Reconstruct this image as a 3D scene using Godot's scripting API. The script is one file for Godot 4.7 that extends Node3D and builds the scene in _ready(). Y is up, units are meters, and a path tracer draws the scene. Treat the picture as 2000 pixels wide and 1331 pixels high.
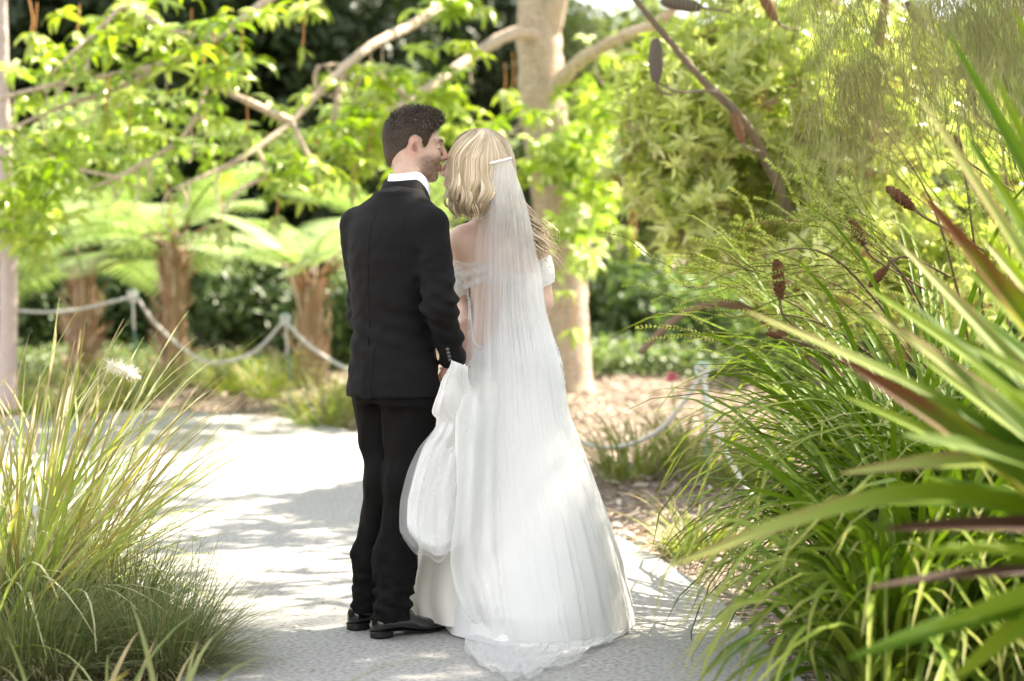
extends Node3D
# A couple on a garden path, seen from behind. World: camera over the origin looking down -z, metres, y up.
const F := 4714.0          # focal length in photograph pixels (85 mm lens)
const EYE := 1.5           # camera height
const DEG := PI / 180.0
var rng := RandomNumberGenerator.new()
var nz := FastNoiseLite.new()
var used := {}

class MB:                  # collects triangles, gives smooth normals
	var v := PackedVector3Array()
	var c := PackedColorArray()
	var uv := PackedVector2Array()
	var ix := PackedInt32Array()
	func vert(p: Vector3, col := Color.WHITE, t := Vector2.ZERO) -> int:
		v.append(p); c.append(col); uv.append(t)
		return v.size() - 1
	func tri(a: int, b: int, d: int) -> void:
		ix.append(a); ix.append(b); ix.append(d)
	func quad(a: int, b: int, d: int, e: int) -> void:
		ix.append(a); ix.append(b); ix.append(d); ix.append(a); ix.append(d); ix.append(e)
	func mesh() -> ArrayMesh:
		var n := PackedVector3Array()
		n.resize(v.size())
		for k in range(0, ix.size(), 3):
			var a := ix[k]; var b := ix[k + 1]; var d := ix[k + 2]
			var w := (v[d] - v[a]).cross(v[b] - v[a])
			n[a] += w; n[b] += w; n[d] += w
		for k in n.size():
			n[k] = n[k].normalized() if n[k].length_squared() > 1e-20 else Vector3.UP
		var arr := []
		arr.resize(Mesh.ARRAY_MAX)
		arr[Mesh.ARRAY_VERTEX] = v; arr[Mesh.ARRAY_NORMAL] = n; arr[Mesh.ARRAY_COLOR] = c
		arr[Mesh.ARRAY_TEX_UV] = uv; arr[Mesh.ARRAY_INDEX] = ix
		var m := ArrayMesh.new()
		m.add_surface_from_arrays(Mesh.PRIMITIVE_TRIANGLES, arr)
		return m

func rf(a: float, b: float) -> float: return rng.randf_range(a, b)
func sstep(a: float, b: float, x: float) -> float:
	var t := clampf((x - a) / (b - a), 0.0, 1.0)
	return t * t * (3.0 - 2.0 * t)
func W(px: float, py: float, d: float) -> Vector3:   # a point that stands d metres down the path
	return Vector3((px - 1000.0) / F * d, EYE - (py - 388.0) / F * d, -d)
func tab(ks: Array, x: float) -> float:              # smooth look-up in [[x, y], ...]
	if x <= ks[0][0]: return ks[0][1]
	for k in range(1, ks.size()):
		if x <= ks[k][0]:
			var t: float = (x - ks[k - 1][0]) / (ks[k][0] - ks[k - 1][0])
			var m0: float = (ks[k][1] - ks[maxi(k - 2, 0)][1]) / maxf(ks[k][0] - ks[maxi(k - 2, 0)][0], 1e-6) * (ks[k][0] - ks[k - 1][0])
			var q := mini(k + 1, ks.size() - 1)
			var m1: float = (ks[q][1] - ks[k - 1][1]) / maxf(ks[q][0] - ks[k - 1][0], 1e-6) * (ks[k][0] - ks[k - 1][0])
			var t2 := t * t; var t3 := t2 * t
			return (2 * t3 - 3 * t2 + 1) * ks[k - 1][1] + (t3 - 2 * t2 + t) * m0 + (-2 * t3 + 3 * t2) * ks[k][1] + (t3 - t2) * m1
	return ks[-1][1]

# ---- scene tree ----
func numbered(called: String) -> String:
	var k: int = used.get(called, 0)
	used[called] = k + 1
	return called if k == 0 else "%s_%03d" % [called, k]
func tag(o: Node, label: String, category: String, group := "") -> Node:
	o.set_meta("label", label); o.set_meta("category", category)
	if group: o.set_meta("group", group)
	return o
func thing(called: String, label: String, category: String, at := Vector3.ZERO, group := "") -> Node3D:
	var o := Node3D.new()
	o.name = numbered(called); o.position = at
	add_child(o)
	tag(o, label, category, group)
	return o
func obj(called: String, m: Mesh, mat: Material, parent: Node = self, tf := Transform3D()) -> MeshInstance3D:
	var o := MeshInstance3D.new()
	o.name = numbered(called) if parent == self else called
	o.mesh = m; o.material_override = mat; o.transform = tf
	parent.add_child(o, true)
	return o
func stuff(o: Node) -> Node:
	o.set_meta("kind", "stuff")
	return o
func struct(o: Node) -> Node:
	o.set_meta("kind", "structure")
	return o
func many(called: String, m: Mesh, mat: Material, tfs: Array, cols: Array, parent: Node = self) -> MultiMeshInstance3D:
	var mm := MultiMesh.new()
	mm.transform_format = MultiMesh.TRANSFORM_3D
	mm.use_colors = true
	mm.mesh = m
	mm.instance_count = tfs.size()
	for k in tfs.size():
		mm.set_instance_transform(k, tfs[k])
		mm.set_instance_color(k, cols[k])
	var o := MultiMeshInstance3D.new()
	o.name = numbered(called) if parent == self else called
	o.multimesh = mm; o.material_override = mat
	parent.add_child(o, true)
	stuff(o)
	return o
func joined(m: Array, tfs: Array) -> ArrayMesh:       # m[k % size] placed at tfs[k], as one mesh
	var st := SurfaceTool.new()
	for k in tfs.size():
		st.append_from(m[k % m.size()], 0, tfs[k])
	return st.commit()

# ---- materials ----
func noise_tex(freq: float, size := 512, kind := FastNoiseLite.TYPE_SIMPLEX_SMOOTH, oct := 4, ramp: Gradient = null, seed_ := 1) -> NoiseTexture2D:
	var n := FastNoiseLite.new()
	n.noise_type = kind; n.frequency = freq; n.fractal_octaves = oct; n.seed = seed_
	var t := NoiseTexture2D.new()
	t.width = size; t.height = size; t.seamless = true; t.noise = n
	if ramp: t.color_ramp = ramp
	return t
func ramp(a: Array) -> Gradient:                      # [[at, linear colour], ...]
	var g := Gradient.new()
	var o := PackedFloat32Array(); var c := PackedColorArray()
	for k in a:
		o.append(k[0]); c.append((k[1] as Color).linear_to_srgb())
	g.offsets = o; g.colors = c
	return g
func mat(lin: Color, rough := 0.8, spec := 0.5, vc := true) -> StandardMaterial3D:
	var m := StandardMaterial3D.new()
	m.albedo_color = lin.linear_to_srgb(); m.albedo_color.a = lin.a
	m.roughness = rough; m.metallic_specular = spec
	m.vertex_color_use_as_albedo = vc
	return m
func leaf_mat(through: Color, rough := 0.5, spec := 0.4) -> StandardMaterial3D:
	var m := mat(Color(1, 1, 1), rough, spec)
	m.backlight_enabled = true; m.backlight = through.linear_to_srgb()
	m.cull_mode = BaseMaterial3D.CULL_DISABLED
	return m
func bump(m: StandardMaterial3D, t: Texture2D, cm: float, scale: Vector3, tri := true) -> StandardMaterial3D:
	m.heightmap_enabled = true; m.heightmap_texture = t; m.heightmap_scale = cm
	m.uv1_triplanar = tri; m.uv1_world_triplanar = tri
	m.uv1_scale = scale
	return m

# ---- shapes ----
func curve(pts: Array, n: int) -> PackedVector3Array: # Catmull-Rom through pts, n steps a span
	var o := PackedVector3Array()
	for k in pts.size() - 1:
		var a: Vector3 = pts[maxi(k - 1, 0)]; var b: Vector3 = pts[k]
		var c: Vector3 = pts[k + 1]; var d: Vector3 = pts[mini(k + 2, pts.size() - 1)]
		for s in n:
			o.append(b.cubic_interpolate(c, a, d, float(s) / n))
	o.append(pts[-1])
	return o
func tube(mb: MB, p: PackedVector3Array, r: Callable, sides := 8, col = null, wob := 0.0) -> void:
	var t := (p[1] - p[0]).normalized()
	var u := t.cross(Vector3.UP if absf(t.y) < 0.9 else Vector3.RIGHT).normalized()
	var first := mb.v.size()
	var along := 0.0
	for k in p.size():
		var t2 := (p[mini(k + 1, p.size() - 1)] - p[maxi(k - 1, 0)]).normalized()
		u = (u - t2 * u.dot(t2)).normalized()
		var w := t2.cross(u)
		var f := float(k) / (p.size() - 1)
		var rad: float = r.call(f)
		if k: along += p[k].distance_to(p[k - 1])
		for s in sides + 1:
			var a := TAU * s / sides
			var q := rad * (1.0 + (wob * nz.get_noise_3dv((p[k] + Vector3(cos(a), sin(a), 0) * 0.3) * 9.0) if wob else 0.0))
			if s == sides and wob: q = (mb.v[first + k * (sides + 1)] - p[k]).length()
			mb.vert(p[k] + (u * cos(a) + w * sin(a)) * q, col.call(f) if col != null else Color.WHITE, Vector2(float(s) / sides, along))
	for k in p.size() - 1:
		for s in sides:
			var a := first + k * (sides + 1) + s
			mb.quad(a, a + 1, a + sides + 2, a + sides + 1)
	for e in 2:
		var at := first + (0 if e == 0 else (p.size() - 1) * (sides + 1))
		var m := mb.vert(p[0] if e == 0 else p[-1], mb.c[at])
		for s in sides:
			if e == 0: mb.tri(m, at + s + 1, at + s)
			else: mb.tri(m, at + s, at + s + 1)
func tubed(pts: Array, r0: float, r1: float, col := Color.WHITE, sides := 8, n := 6, wob := 0.0) -> ArrayMesh:
	var mb := MB.new()
	tube(mb, curve(pts, n), func(f): return lerpf(r0, r1, f), sides, func(_f): return col, wob)
	return mb.mesh()
func strip(mb: MB, p: PackedVector3Array, side: Callable, wid: Callable, fold: float, col: Callable) -> void:
	# a leaf along p: side(f) is its sideways direction, folded along the midrib; three points across
	var first := mb.v.size()
	for k in p.size():
		var f := float(k) / (p.size() - 1)
		var t := (p[mini(k + 1, p.size() - 1)] - p[maxi(k - 1, 0)]).normalized()
		var s: Vector3 = side.call(f)
		s = (s - t * s.dot(t)).normalized()
		var up := s.cross(t)
		var w: float = wid.call(f)
		var c: Color = col.call(f)
		mb.vert(p[k] - s * w + up * w * fold, c, Vector2(0, f))
		mb.vert(p[k], c, Vector2(0.5, f))
		mb.vert(p[k] + s * w + up * w * fold, c, Vector2(1, f))
	for k in p.size() - 1:
		var a := first + k * 3
		mb.quad(a, a + 1, a + 4, a + 3)
		mb.quad(a + 1, a + 2, a + 5, a + 4)
func sheet(mb: MB, nu: int, nv: int, at: Callable, col = null, wrap := false) -> void:
	# at(u, v) over the unit square, or a closed ring in u
	var first := mb.v.size()
	for j in nv + 1:
		for i in nu + 1:
			var u := float(i) / nu
			var w := float(j) / nv
			mb.vert(at.call(0.0 if wrap and i == nu else u, w), col.call(u, w) if col != null else Color.WHITE, Vector2(u, w))
	for j in nv:
		for i in nu:
			var a := first + j * (nu + 1) + i
			var b := a + nu + 1
			if wrap and i == nu - 1:
				mb.quad(a, first + j * (nu + 1), first + (j + 1) * (nu + 1), b)
			else:
				mb.quad(a, a + 1, b + 1, b)
func blob(mb: MB, c: Vector3, r: Vector3, nu := 12, nv := 8, col := Color.WHITE, basis := Basis()) -> void:
	sheet(mb, nu, nv, func(u, w): return c + basis * (Vector3(sin(w * PI) * cos(-u * TAU), cos(w * PI), sin(w * PI) * sin(-u * TAU)) * r), func(_u, _w): return col, true)

# ---- distance fields ----
func smin(a: float, b: float, k: float) -> float:
	var h := maxf(k - absf(a - b), 0.0) / k
	return minf(a, b) - h * h * k * 0.25
func cap(p: Vector3, a: Vector3, b: Vector3, ra: float, rb: float) -> float:
	var ab := b - a
	var t := clampf((p - a).dot(ab) / ab.length_squared(), 0.0, 1.0)
	return p.distance_to(a + ab * t) - lerpf(ra, rb, t)
func ell(p: Vector3, r: Vector3) -> float:
	var k0 := (p / r).length()
	var k1 := (p / (r * r)).length()
	return k0 * (k0 - 1.0) / maxf(k1, 1e-6)
func nets(f: Callable, lo: Vector3, hi: Vector3, h: float, mb: MB, col = null) -> void:
	const B := 4
	var nx := int(ceil((hi.x - lo.x) / h / B)) * B + 1
	var ny := int(ceil((hi.y - lo.y) / h / B)) * B + 1
	var nk := int(ceil((hi.z - lo.z) / h / B)) * B + 1
	var val := PackedFloat32Array(); val.resize(nx * ny * nk); val.fill(1e9)
	var vid := PackedInt32Array(); vid.resize(nx * ny * nk); vid.fill(-1)
	var live := []
	for k in range(0, nk - 1, B):
		for j in range(0, ny - 1, B):
			for i in range(0, nx - 1, B):
				if absf(f.call(lo + Vector3(i + 2, j + 2, k + 2) * h)) > h * 5.2: continue
				live.append(Vector3i(i, j, k))
				for kk in range(k, k + B + 1):
					for jj in range(j, j + B + 1):
						var at := (kk * ny + jj) * nx
						for ii in range(i, i + B + 1):
							if val[at + ii] > 1e8:
								val[at + ii] = f.call(lo + Vector3(ii, jj, kk) * h)
	var sx := 1; var sy := nx; var sz := nx * ny
	var edges := [[0, sx], [sy, sx], [sz, sx], [sy + sz, sx], [0, sy], [sx, sy], [sz, sy], [sx + sz, sy], [0, sz], [sx, sz], [sy, sz], [sx + sy, sz]]
	var where := {0: Vector3.ZERO, sx: Vector3.RIGHT, sy: Vector3.UP, sz: Vector3.BACK, sx + sy: Vector3(1, 1, 0), sx + sz: Vector3(1, 0, 1), sy + sz: Vector3(0, 1, 1)}
	for b in live:
		for k in range(b.z, b.z + B):
			for j in range(b.y, b.y + B):
				for i in range(b.x, b.x + B):
					var at: int = (k * ny + j) * nx + i
					var sum := Vector3.ZERO
					var n := 0
					var s0 := val[at] < 0.0
					if s0 == (val[at + sx] < 0.0) and s0 == (val[at + sy] < 0.0) and s0 == (val[at + sz] < 0.0) and s0 == (val[at + sx + sy] < 0.0) and s0 == (val[at + sx + sz] < 0.0) and s0 == (val[at + sy + sz] < 0.0) and s0 == (val[at + sx + sy + sz] < 0.0):
						continue
					for e in edges:
						var va := val[at + e[0]]
						var vb := val[at + e[0] + e[1]]
						if (va < 0.0) != (vb < 0.0):
							sum += where[e[0]] + where[e[1]] * (va / (va - vb))
							n += 1
					var p := lo + (Vector3(i, j, k) + sum / n) * h
					vid[at] = mb.vert(p, col.call(p) if col != null else Color.WHITE, Vector2(p.x, p.y))
	var turns := [[sx, sy, sz], [sy, sz, sx], [sz, sx, sy]]
	for b in live:
		for k in range(b.z, b.z + B):
			for j in range(b.y, b.y + B):
				for i in range(b.x, b.x + B):
					if i == 0 or j == 0 or k == 0: continue
					var at: int = (k * ny + j) * nx + i
					for t in turns:
						var va := val[at]
						var vb := val[at + t[0]]
						if vb > 1e8 or (va < 0.0) == (vb < 0.0): continue
						var q0 := vid[at - t[1] - t[2]]; var q1 := vid[at - t[2]]; var q2 := vid[at]; var q3 := vid[at - t[1]]
						if q0 < 0 or q1 < 0 or q2 < 0 or q3 < 0: continue
						if va < 0.0: mb.quad(q0, q3, q2, q1)
						else: mb.quad(q0, q1, q2, q3)
func onto(f: Callable, p: Vector3, dir: Vector3, proud := 0.0) -> Vector3:   # from p along dir to the surface f = proud
	for k in 40:
		var d: float = f.call(p) - proud
		p += dir * d * 0.8
		if absf(d) < 0.0004: break
	return p

# ---------------------------------------------------------------- people
const GZ := -8.25          # where the groom stands
const BZ := -8.55          # where the bride stands
const ROT := 44.0 * DEG    # the groom's body is turned this far to the right of straight away
var noise_fold := FastNoiseLite.new()

func head_f(p: Vector3, s: float) -> float:            # facing -z, centred between the ears; s = 1 man, 0 woman
	var q := Vector3(absf(p.x), p.y, p.z)
	var d := ell(p - Vector3(0, 0.030, 0.012), Vector3(0.074, 0.088, 0.096))
	d = smin(d, ell(p - Vector3(0, -0.03, 0.035), Vector3(0.064, 0.062, 0.058)), 0.03)
	d = smin(d, ell(p - Vector3(0, -0.040, -0.036), Vector3(0.058, 0.072, 0.058)), 0.03)
	d = smin(d, cap(q, Vector3(0.050, -0.055, 0.0), Vector3(0.016, -0.096 - 0.004 * s, -0.066), 0.017 + 0.003 * s, 0.017), 0.025)
	d = smin(d, p.distance_to(Vector3(0, -0.098, -0.074)) - 0.016, 0.02)
	d = smin(d, cap(q, Vector3(0.012, 0.026, -0.090), Vector3(0.042, 0.026, -0.074), 0.009 + 0.002 * s, 0.010), 0.016)
	d = smin(d, q.distance_to(Vector3(0.040, -0.028, -0.066)) - 0.022, 0.025)
	# eye sockets with closed lids
	d = -smin(-d, q.distance_to(Vector3(0.031, 0.004, -0.104)) - 0.017, 0.014)
	d = smin(d, q.distance_to(Vector3(0.031, 0.003, -0.078)) - 0.0135, 0.004)
	# nose
	d = smin(d, cap(p, Vector3(0, 0.018, -0.094), Vector3(0, -0.028, -0.114), 0.007, 0.0105), 0.012)
	d = smin(d, q.distance_to(Vector3(0.012, -0.034, -0.102)) - 0.009, 0.007)
	# lips
	d = smin(d, cap(q, Vector3(0.0, -0.060, -0.097), Vector3(0.020, -0.064, -0.088), 0.0075, 0.004), 0.007)
	d = smin(d, cap(q, Vector3(0.0, -0.072, -0.095), Vector3(0.017, -0.069, -0.088), 0.0080, 0.004), 0.006)
	# ear: a tilted shell with a hollow
	var e := q - Vector3(0.076, -0.004, 0.014)
	e = Basis(Vector3.UP, -0.45) * (Basis(Vector3.RIGHT, 0.16) * e)
	var ear := ell(e, Vector3(0.0080, 0.029, 0.0175))
	ear = smin(ear, ell(e - Vector3(0.0, -0.022, -0.006), Vector3(0.007, 0.012, 0.010)), 0.008)
	ear = -smin(-ear, ell(e - Vector3(0.010, 0.001, -0.004), Vector3(0.0095, 0.020, 0.011)), 0.003)
	d = smin(d, ear, 0.006)
	return d

func hand_f(p: Vector3, curl: float) -> float:         # wrist at 0, fingers down -y, palm towards +x, thumb towards -z
	var d := ell(p - Vector3(0, -0.045, 0), Vector3(0.017, 0.05, 0.041))
	d = smin(d, cap(p, Vector3(0, 0.03, 0), Vector3(0, -0.03, 0), 0.026, 0.024), 0.02)
	for k in 4:
		var z := -0.0285 + 0.019 * k
		var len_: float = [0.040, 0.045, 0.042, 0.033][k]
		var a := Vector3(0.002, -0.084 + absf(k - 1.2) * 0.003, z)
		var ang := curl * 0.55
		var dir := Vector3(sin(ang), -cos(ang), (k - 1.5) * 0.03)
		var b := a + dir * len_
		var e := cap(p, a - dir * 0.02, b, 0.0088, 0.0082)
		ang += curl * 0.8
		var c := b + Vector3(sin(ang), -cos(ang), 0) * len_ * 0.62
		e = smin(e, cap(p, b, c, 0.0083, 0.0076), 0.003)
		ang += curl * 0.6
		e = smin(e, cap(p, c, c + Vector3(sin(ang), -cos(ang), 0) * len_ * 0.5, 0.0076, 0.0066), 0.003)
		d = smin(d, e, 0.006)
	var t0 := Vector3(0.006, -0.022, -0.030)
	var t1 := Vector3(0.018, -0.052, -0.052)
	var t2 := Vector3(0.034, -0.080, -0.050)
	return smin(d, smin(cap(p, t0, t1, 0.014, 0.0105), cap(p, t1, t2, 0.0105, 0.0085), 0.004), 0.012)

func add_hand(mb: MB, at: Vector3, down: Vector3, palm: Vector3, curl: float, mirror: bool, col: Callable) -> void:
	var y := -down.normalized()
	var x := (palm - y * palm.dot(y)).normalized()
	var b := Basis(x, y, x.cross(y))
	var one := MB.new()
	nets(func(p): return hand_f(Vector3(p.x, p.y, -p.z if mirror else p.z), curl), Vector3(-0.045, -0.18, -0.075), Vector3(0.085, 0.045, 0.075), 0.0036, one)
	var n := mb.v.size()
	for k in one.v.size():
		var p := at + b * one.v[k]
		mb.vert(p, col.call(p))
	for k in one.ix: mb.ix.append(n + k)

# ---- groom: positions are in metres from his feet
func gp(px: float, py: float, z: float) -> Vector3:
	return W(px, py, -GZ - z) - Vector3(W(775, 0, -GZ).x, 0, GZ)
var g_rx := [[0.76, 0.180], [0.86, 0.170], [0.98, 0.158], [1.09, 0.153], [1.2, 0.166], [1.31, 0.186], [1.40, 0.186], [1.46, 0.150], [1.51, 0.085]]
var g_rz := [[0.76, 0.140], [0.86, 0.134], [0.98, 0.122], [1.09, 0.112], [1.2, 0.120], [1.31, 0.128], [1.40, 0.120], [1.46, 0.092], [1.51, 0.066]]
var g_r := Vector3(cos(ROT), 0, sin(ROT))
var g_f := Vector3(sin(ROT), 0, -cos(ROT))
var g_cache := {}
var gj := {}                                          # joints

func groom_joints() -> void:
	gj = {
		"ls": gp(698, 440, -0.135), "le": gp(712, 615, -0.10), "lw": gp(770, 700, -0.28),
		"rs": gp(841, 440, 0.115), "re": gp(858, 594, 0.17), "rw": gp(886, 705, 0.06),
		"head": gp(808, 287, -0.13), "neck0": gp(787, 405, -0.015), "neck1": gp(803, 325, -0.09),
		"lh": gp(735, 770, -0.10), "lk": gp(752, 935, -0.07), "lm": gp(725, 1085, -0.12), "la": gp(706, 1212, -0.13),
		"rh": gp(800, 775, 0.03), "rk": gp(797, 935, 0.03), "rm": gp(773, 1095, 0.01), "ra": gp(762, 1222, 0.03),
	}
func g_torso(p: Vector3, grow: float) -> float:
	var key := int(p.y * 400.0)
	if not g_cache.has(key): g_cache[key] = Vector2(tab(g_rx, p.y), tab(g_rz, p.y))
	var rr: Vector2 = g_cache[key]
	var c := Vector3(-0.012, 0, 0.0) + g_f * (0.02 * sstep(1.1, 1.5, p.y))
	var q := p - c
	var u := absf(q.dot(g_r)) / (rr.x + grow)
	var w := q.dot(g_f) / (rr.y + grow)
	var k := pow(pow(u, 2.3) + pow(absf(w), 2.3), 1.0 / 2.3)
	return maxf((k - 1.0) * minf(rr.x, rr.y) * 0.95, p.y - 1.52)
func jacket_f(p: Vector3) -> float:
	var d := g_torso(p, 0.0)
	d = smin(d, cap(p, gj.neck0 + Vector3(0, 0.005, 0), gj.ls + Vector3(0.01, 0.0, 0), 0.062, 0.058), 0.05)
	d = smin(d, cap(p, gj.neck0 + Vector3(0, 0.005, 0), gj.rs + Vector3(-0.01, 0.0, 0), 0.062, 0.058), 0.05)
	var f := nz.get_noise_3d(p.x * 9.0, p.y * 15.0, p.z * 9.0) * 0.0055 * sstep(1.47, 1.25, p.y)
	var la := smin(cap(p, gj.ls, gj.le, 0.062, 0.054), cap(p, gj.le, gj.lw, 0.054, 0.045), 0.03)
	var ra := smin(cap(p, gj.rs, gj.re, 0.063, 0.056), cap(p, gj.re, gj.rw, 0.056, 0.040), 0.03)
	# creases where the sleeve bends
	var be: float = exp(-pow((p.y - gj.re.y) / 0.10, 2.0))
	ra += be * 0.0055 * sin(p.y * 120.0 + p.x * 70.0 + p.z * 40.0) - f
	la += exp(-pow((p.y - gj.le.y) / 0.09, 2.0)) * 0.005 * sin(p.y * 120.0 - p.x * 60.0) - f
	# the sleeve ends at the cuff
	var axis: Vector3 = (gj.rw - gj.re).normalized()
	ra = maxf(ra, (p - gj.rw).dot(axis) - 0.012)
	d = smin(d, la, 0.018)
	d = smin(d, ra, 0.016)
	# drag lines at the small of the back
	d += 0.0034 * exp(-pow((p.y - 1.06) / 0.10, 2.0)) * sin(p.y * 95.0 + p.dot(g_r) * 26.0)
	return maxf(d - f, 0.825 + 0.02 * p.dot(g_r) - p.y)
func trousers_f(p: Vector3) -> float:
	var d := maxf(g_torso(p, -0.022), maxf(p.y - 1.0, 0.80 - p.y))
	var f := nz.get_noise_3d(p.x * 10.0, p.y * 5.0, p.z * 10.0) * 0.011 + nz.get_noise_3d(p.x * 14.0, p.y * 26.0, p.z * 14.0) * 0.012 * sstep(0.42, 0.12, p.y)
	var a := smin(cap(p, gj.lh, gj.lk, 0.090, 0.064), cap(p, gj.lk, gj.lm, 0.064, 0.059), 0.05)
	a = smin(a, cap(p, gj.lm, gj.la, 0.059, 0.044), 0.04)
	var b := smin(cap(p, gj.rh, gj.rk, 0.096, 0.075), cap(p, gj.rk, gj.rm, 0.075, 0.069), 0.05)
	b = smin(b, cap(p, gj.rm, gj.ra, 0.069, 0.062), 0.04)
	# cloth breaks over the shoe
	b += 0.006 * exp(-pow((p.y - 0.13) / 0.05, 2.0)) * sin(p.y * 130.0 + p.x * 50.0)
	a += 0.005 * exp(-pow((p.y - 0.15) / 0.05, 2.0)) * sin(p.y * 120.0 + p.x * 40.0)
	# pressed crease at front and back of each leg
	return maxf(smin(d, smin(a, b, 0.012), 0.03) - f, 0.052 - p.y)
func hairline(z: float) -> float:
	return tab([[-0.13, 0.100], [-0.092, 0.086], [-0.072, 0.066], [-0.056, 0.052], [-0.046, 0.034], [-0.037, 0.006], [-0.024, -0.008], [-0.016, 0.030], [0.022, 0.034], [0.034, -0.010], [0.045, -0.050], [0.075, -0.074], [0.13, -0.082]], z)
func ghair_f(p: Vector3) -> float:
	var d := ell(p - Vector3(0, 0.034, 0.011), Vector3(0.0765, 0.094, 0.1025))
	d = smin(d, ell(p - Vector3(0, 0.085, -0.030), Vector3(0.056, 0.046, 0.064)), 0.03)
	d = smin(d, ell(p - Vector3(0, -0.03, 0.036), Vector3(0.0655, 0.064, 0.062)), 0.03)
	var q := Vector3(absf(p.x), p.y, p.z)
	var top := sstep(0.05, 0.12, p.y)
	d -= nz.get_noise_3dv(p * 110.0) * (0.0010 + 0.0025 * top) + nz.get_noise_3dv(p * 40.0) * 0.006 * top
	var line := maxf((hairline(p.z) - p.y) * 0.6, -p.z - 0.118 + 0.02 * sstep(0.1, 0.06, p.y))
	return maxf(d, line + nz.get_noise_3dv(p * 160.0) * 0.003)

func shoe(parent: Node3D, heel: Vector3, dir: Vector3, len_: float, mu: Material, ms: Material) -> void:
	var o := Node3D.new(); o.name = "shoe"; parent.add_child(o, true)
	var x := dir.normalized()
	o.transform = Transform3D(Basis(x, Vector3.UP, x.cross(Vector3.UP)), heel)
	var wt := [[0.0, 0.016], [0.04, 0.030], [0.15, 0.035], [0.38, 0.034], [0.55, 0.043], [0.68, 0.048], [0.80, 0.042], [0.92, 0.026], [1.0, 0.012]]
	var ht := [[0.0, 0.074], [0.06, 0.082], [0.18, 0.084], [0.30, 0.098], [0.40, 0.092], [0.50, 0.070], [0.62, 0.056], [0.78, 0.049], [0.90, 0.043], [0.97, 0.034], [1.0, 0.024]]
	var bt := [[0.0, 0.026], [0.25, 0.026], [0.40, 0.018], [0.60, 0.009], [0.75, 0.008], [0.9, 0.012], [1.0, 0.016]]
	var mb := MB.new()
	sheet(mb, 28, 40, func(u, f):
		var a: float = u * TAU
		var w: float = tab(wt, f); var lo: float = tab(bt, f); var hi: float = tab(ht, f)
		var cy: float = lo + (hi - lo) * 0.32
		var s: float = sin(a); var c: float = cos(a)
		var y: float = cy + (hi - cy) * pow(maxf(s, 0.0), 0.8) - (cy - lo) * pow(maxf(-s, 0.0), 0.5)
		var crease: float = 0.0016 * sin(f * 150.0) * exp(-pow((f - 0.56) / 0.06, 2.0)) * maxf(s, 0.0)
		return Vector3((f - 0.0) * len_, y + crease, -w * signf(c) * pow(absf(c), 0.75)), null, true)
	for e in 2:
		var row := 0 if e == 0 else 40 * 29
		var m := mb.vert(Vector3(-0.002 if e == 0 else len_ + 0.003, tab(bt, e) * 0.7 + 0.012, 0))
		for k in 28:
			if e == 0: mb.tri(m, row + k + 1, row + k)
			else: mb.tri(m, row + k, row + k + 1)
	obj("upper", mb.mesh(), mu, o)
	var sole := MB.new()
	sheet(sole, 24, 30, func(u, f):
		var a: float = u * TAU
		var w: float = tab(wt, f) + 0.003; var lo: float = tab(bt, f)
		return Vector3(lerpf(-0.002, len_ + 0.003, f), lo - 0.0025 + sin(a) * 0.0045, -cos(a) * w), null, true)
	obj("sole", sole.mesh(), ms, o)
	var hl := MB.new()
	sheet(hl, 24, 6, func(u, v):
		var a: float = u * TAU
		var g: float = 0.0 if v < 0.01 or v > 0.99 else 1.0
		var fx: float = 0.5 + 0.5 * cos(a)
		var w: float = (0.033 * pow(absf(sin(a)), 0.6)) * g
		return Vector3((-0.003 + fx * 0.078) * g + 0.035 * (1.0 - g), 0.001 + 0.025 * clampf((v - 0.1) / 0.8, 0.0, 1.0), -signf(sin(a)) * w), null, true)
	obj("heel", hl.mesh(), ms, o)
	var lace := MB.new()
	for k in 4:
		var f := 0.36 + 0.05 * k
		var y := tab(ht, f)
		tube(lace, curve([Vector3(f * len_, y - 0.010, -0.022), Vector3(f * len_ + 0.004, y + 0.002, 0), Vector3(f * len_, y - 0.010, 0.022)], 4), func(_q): return 0.0022, 5)
	obj("lace", lace.mesh(), ms, o)

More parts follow.
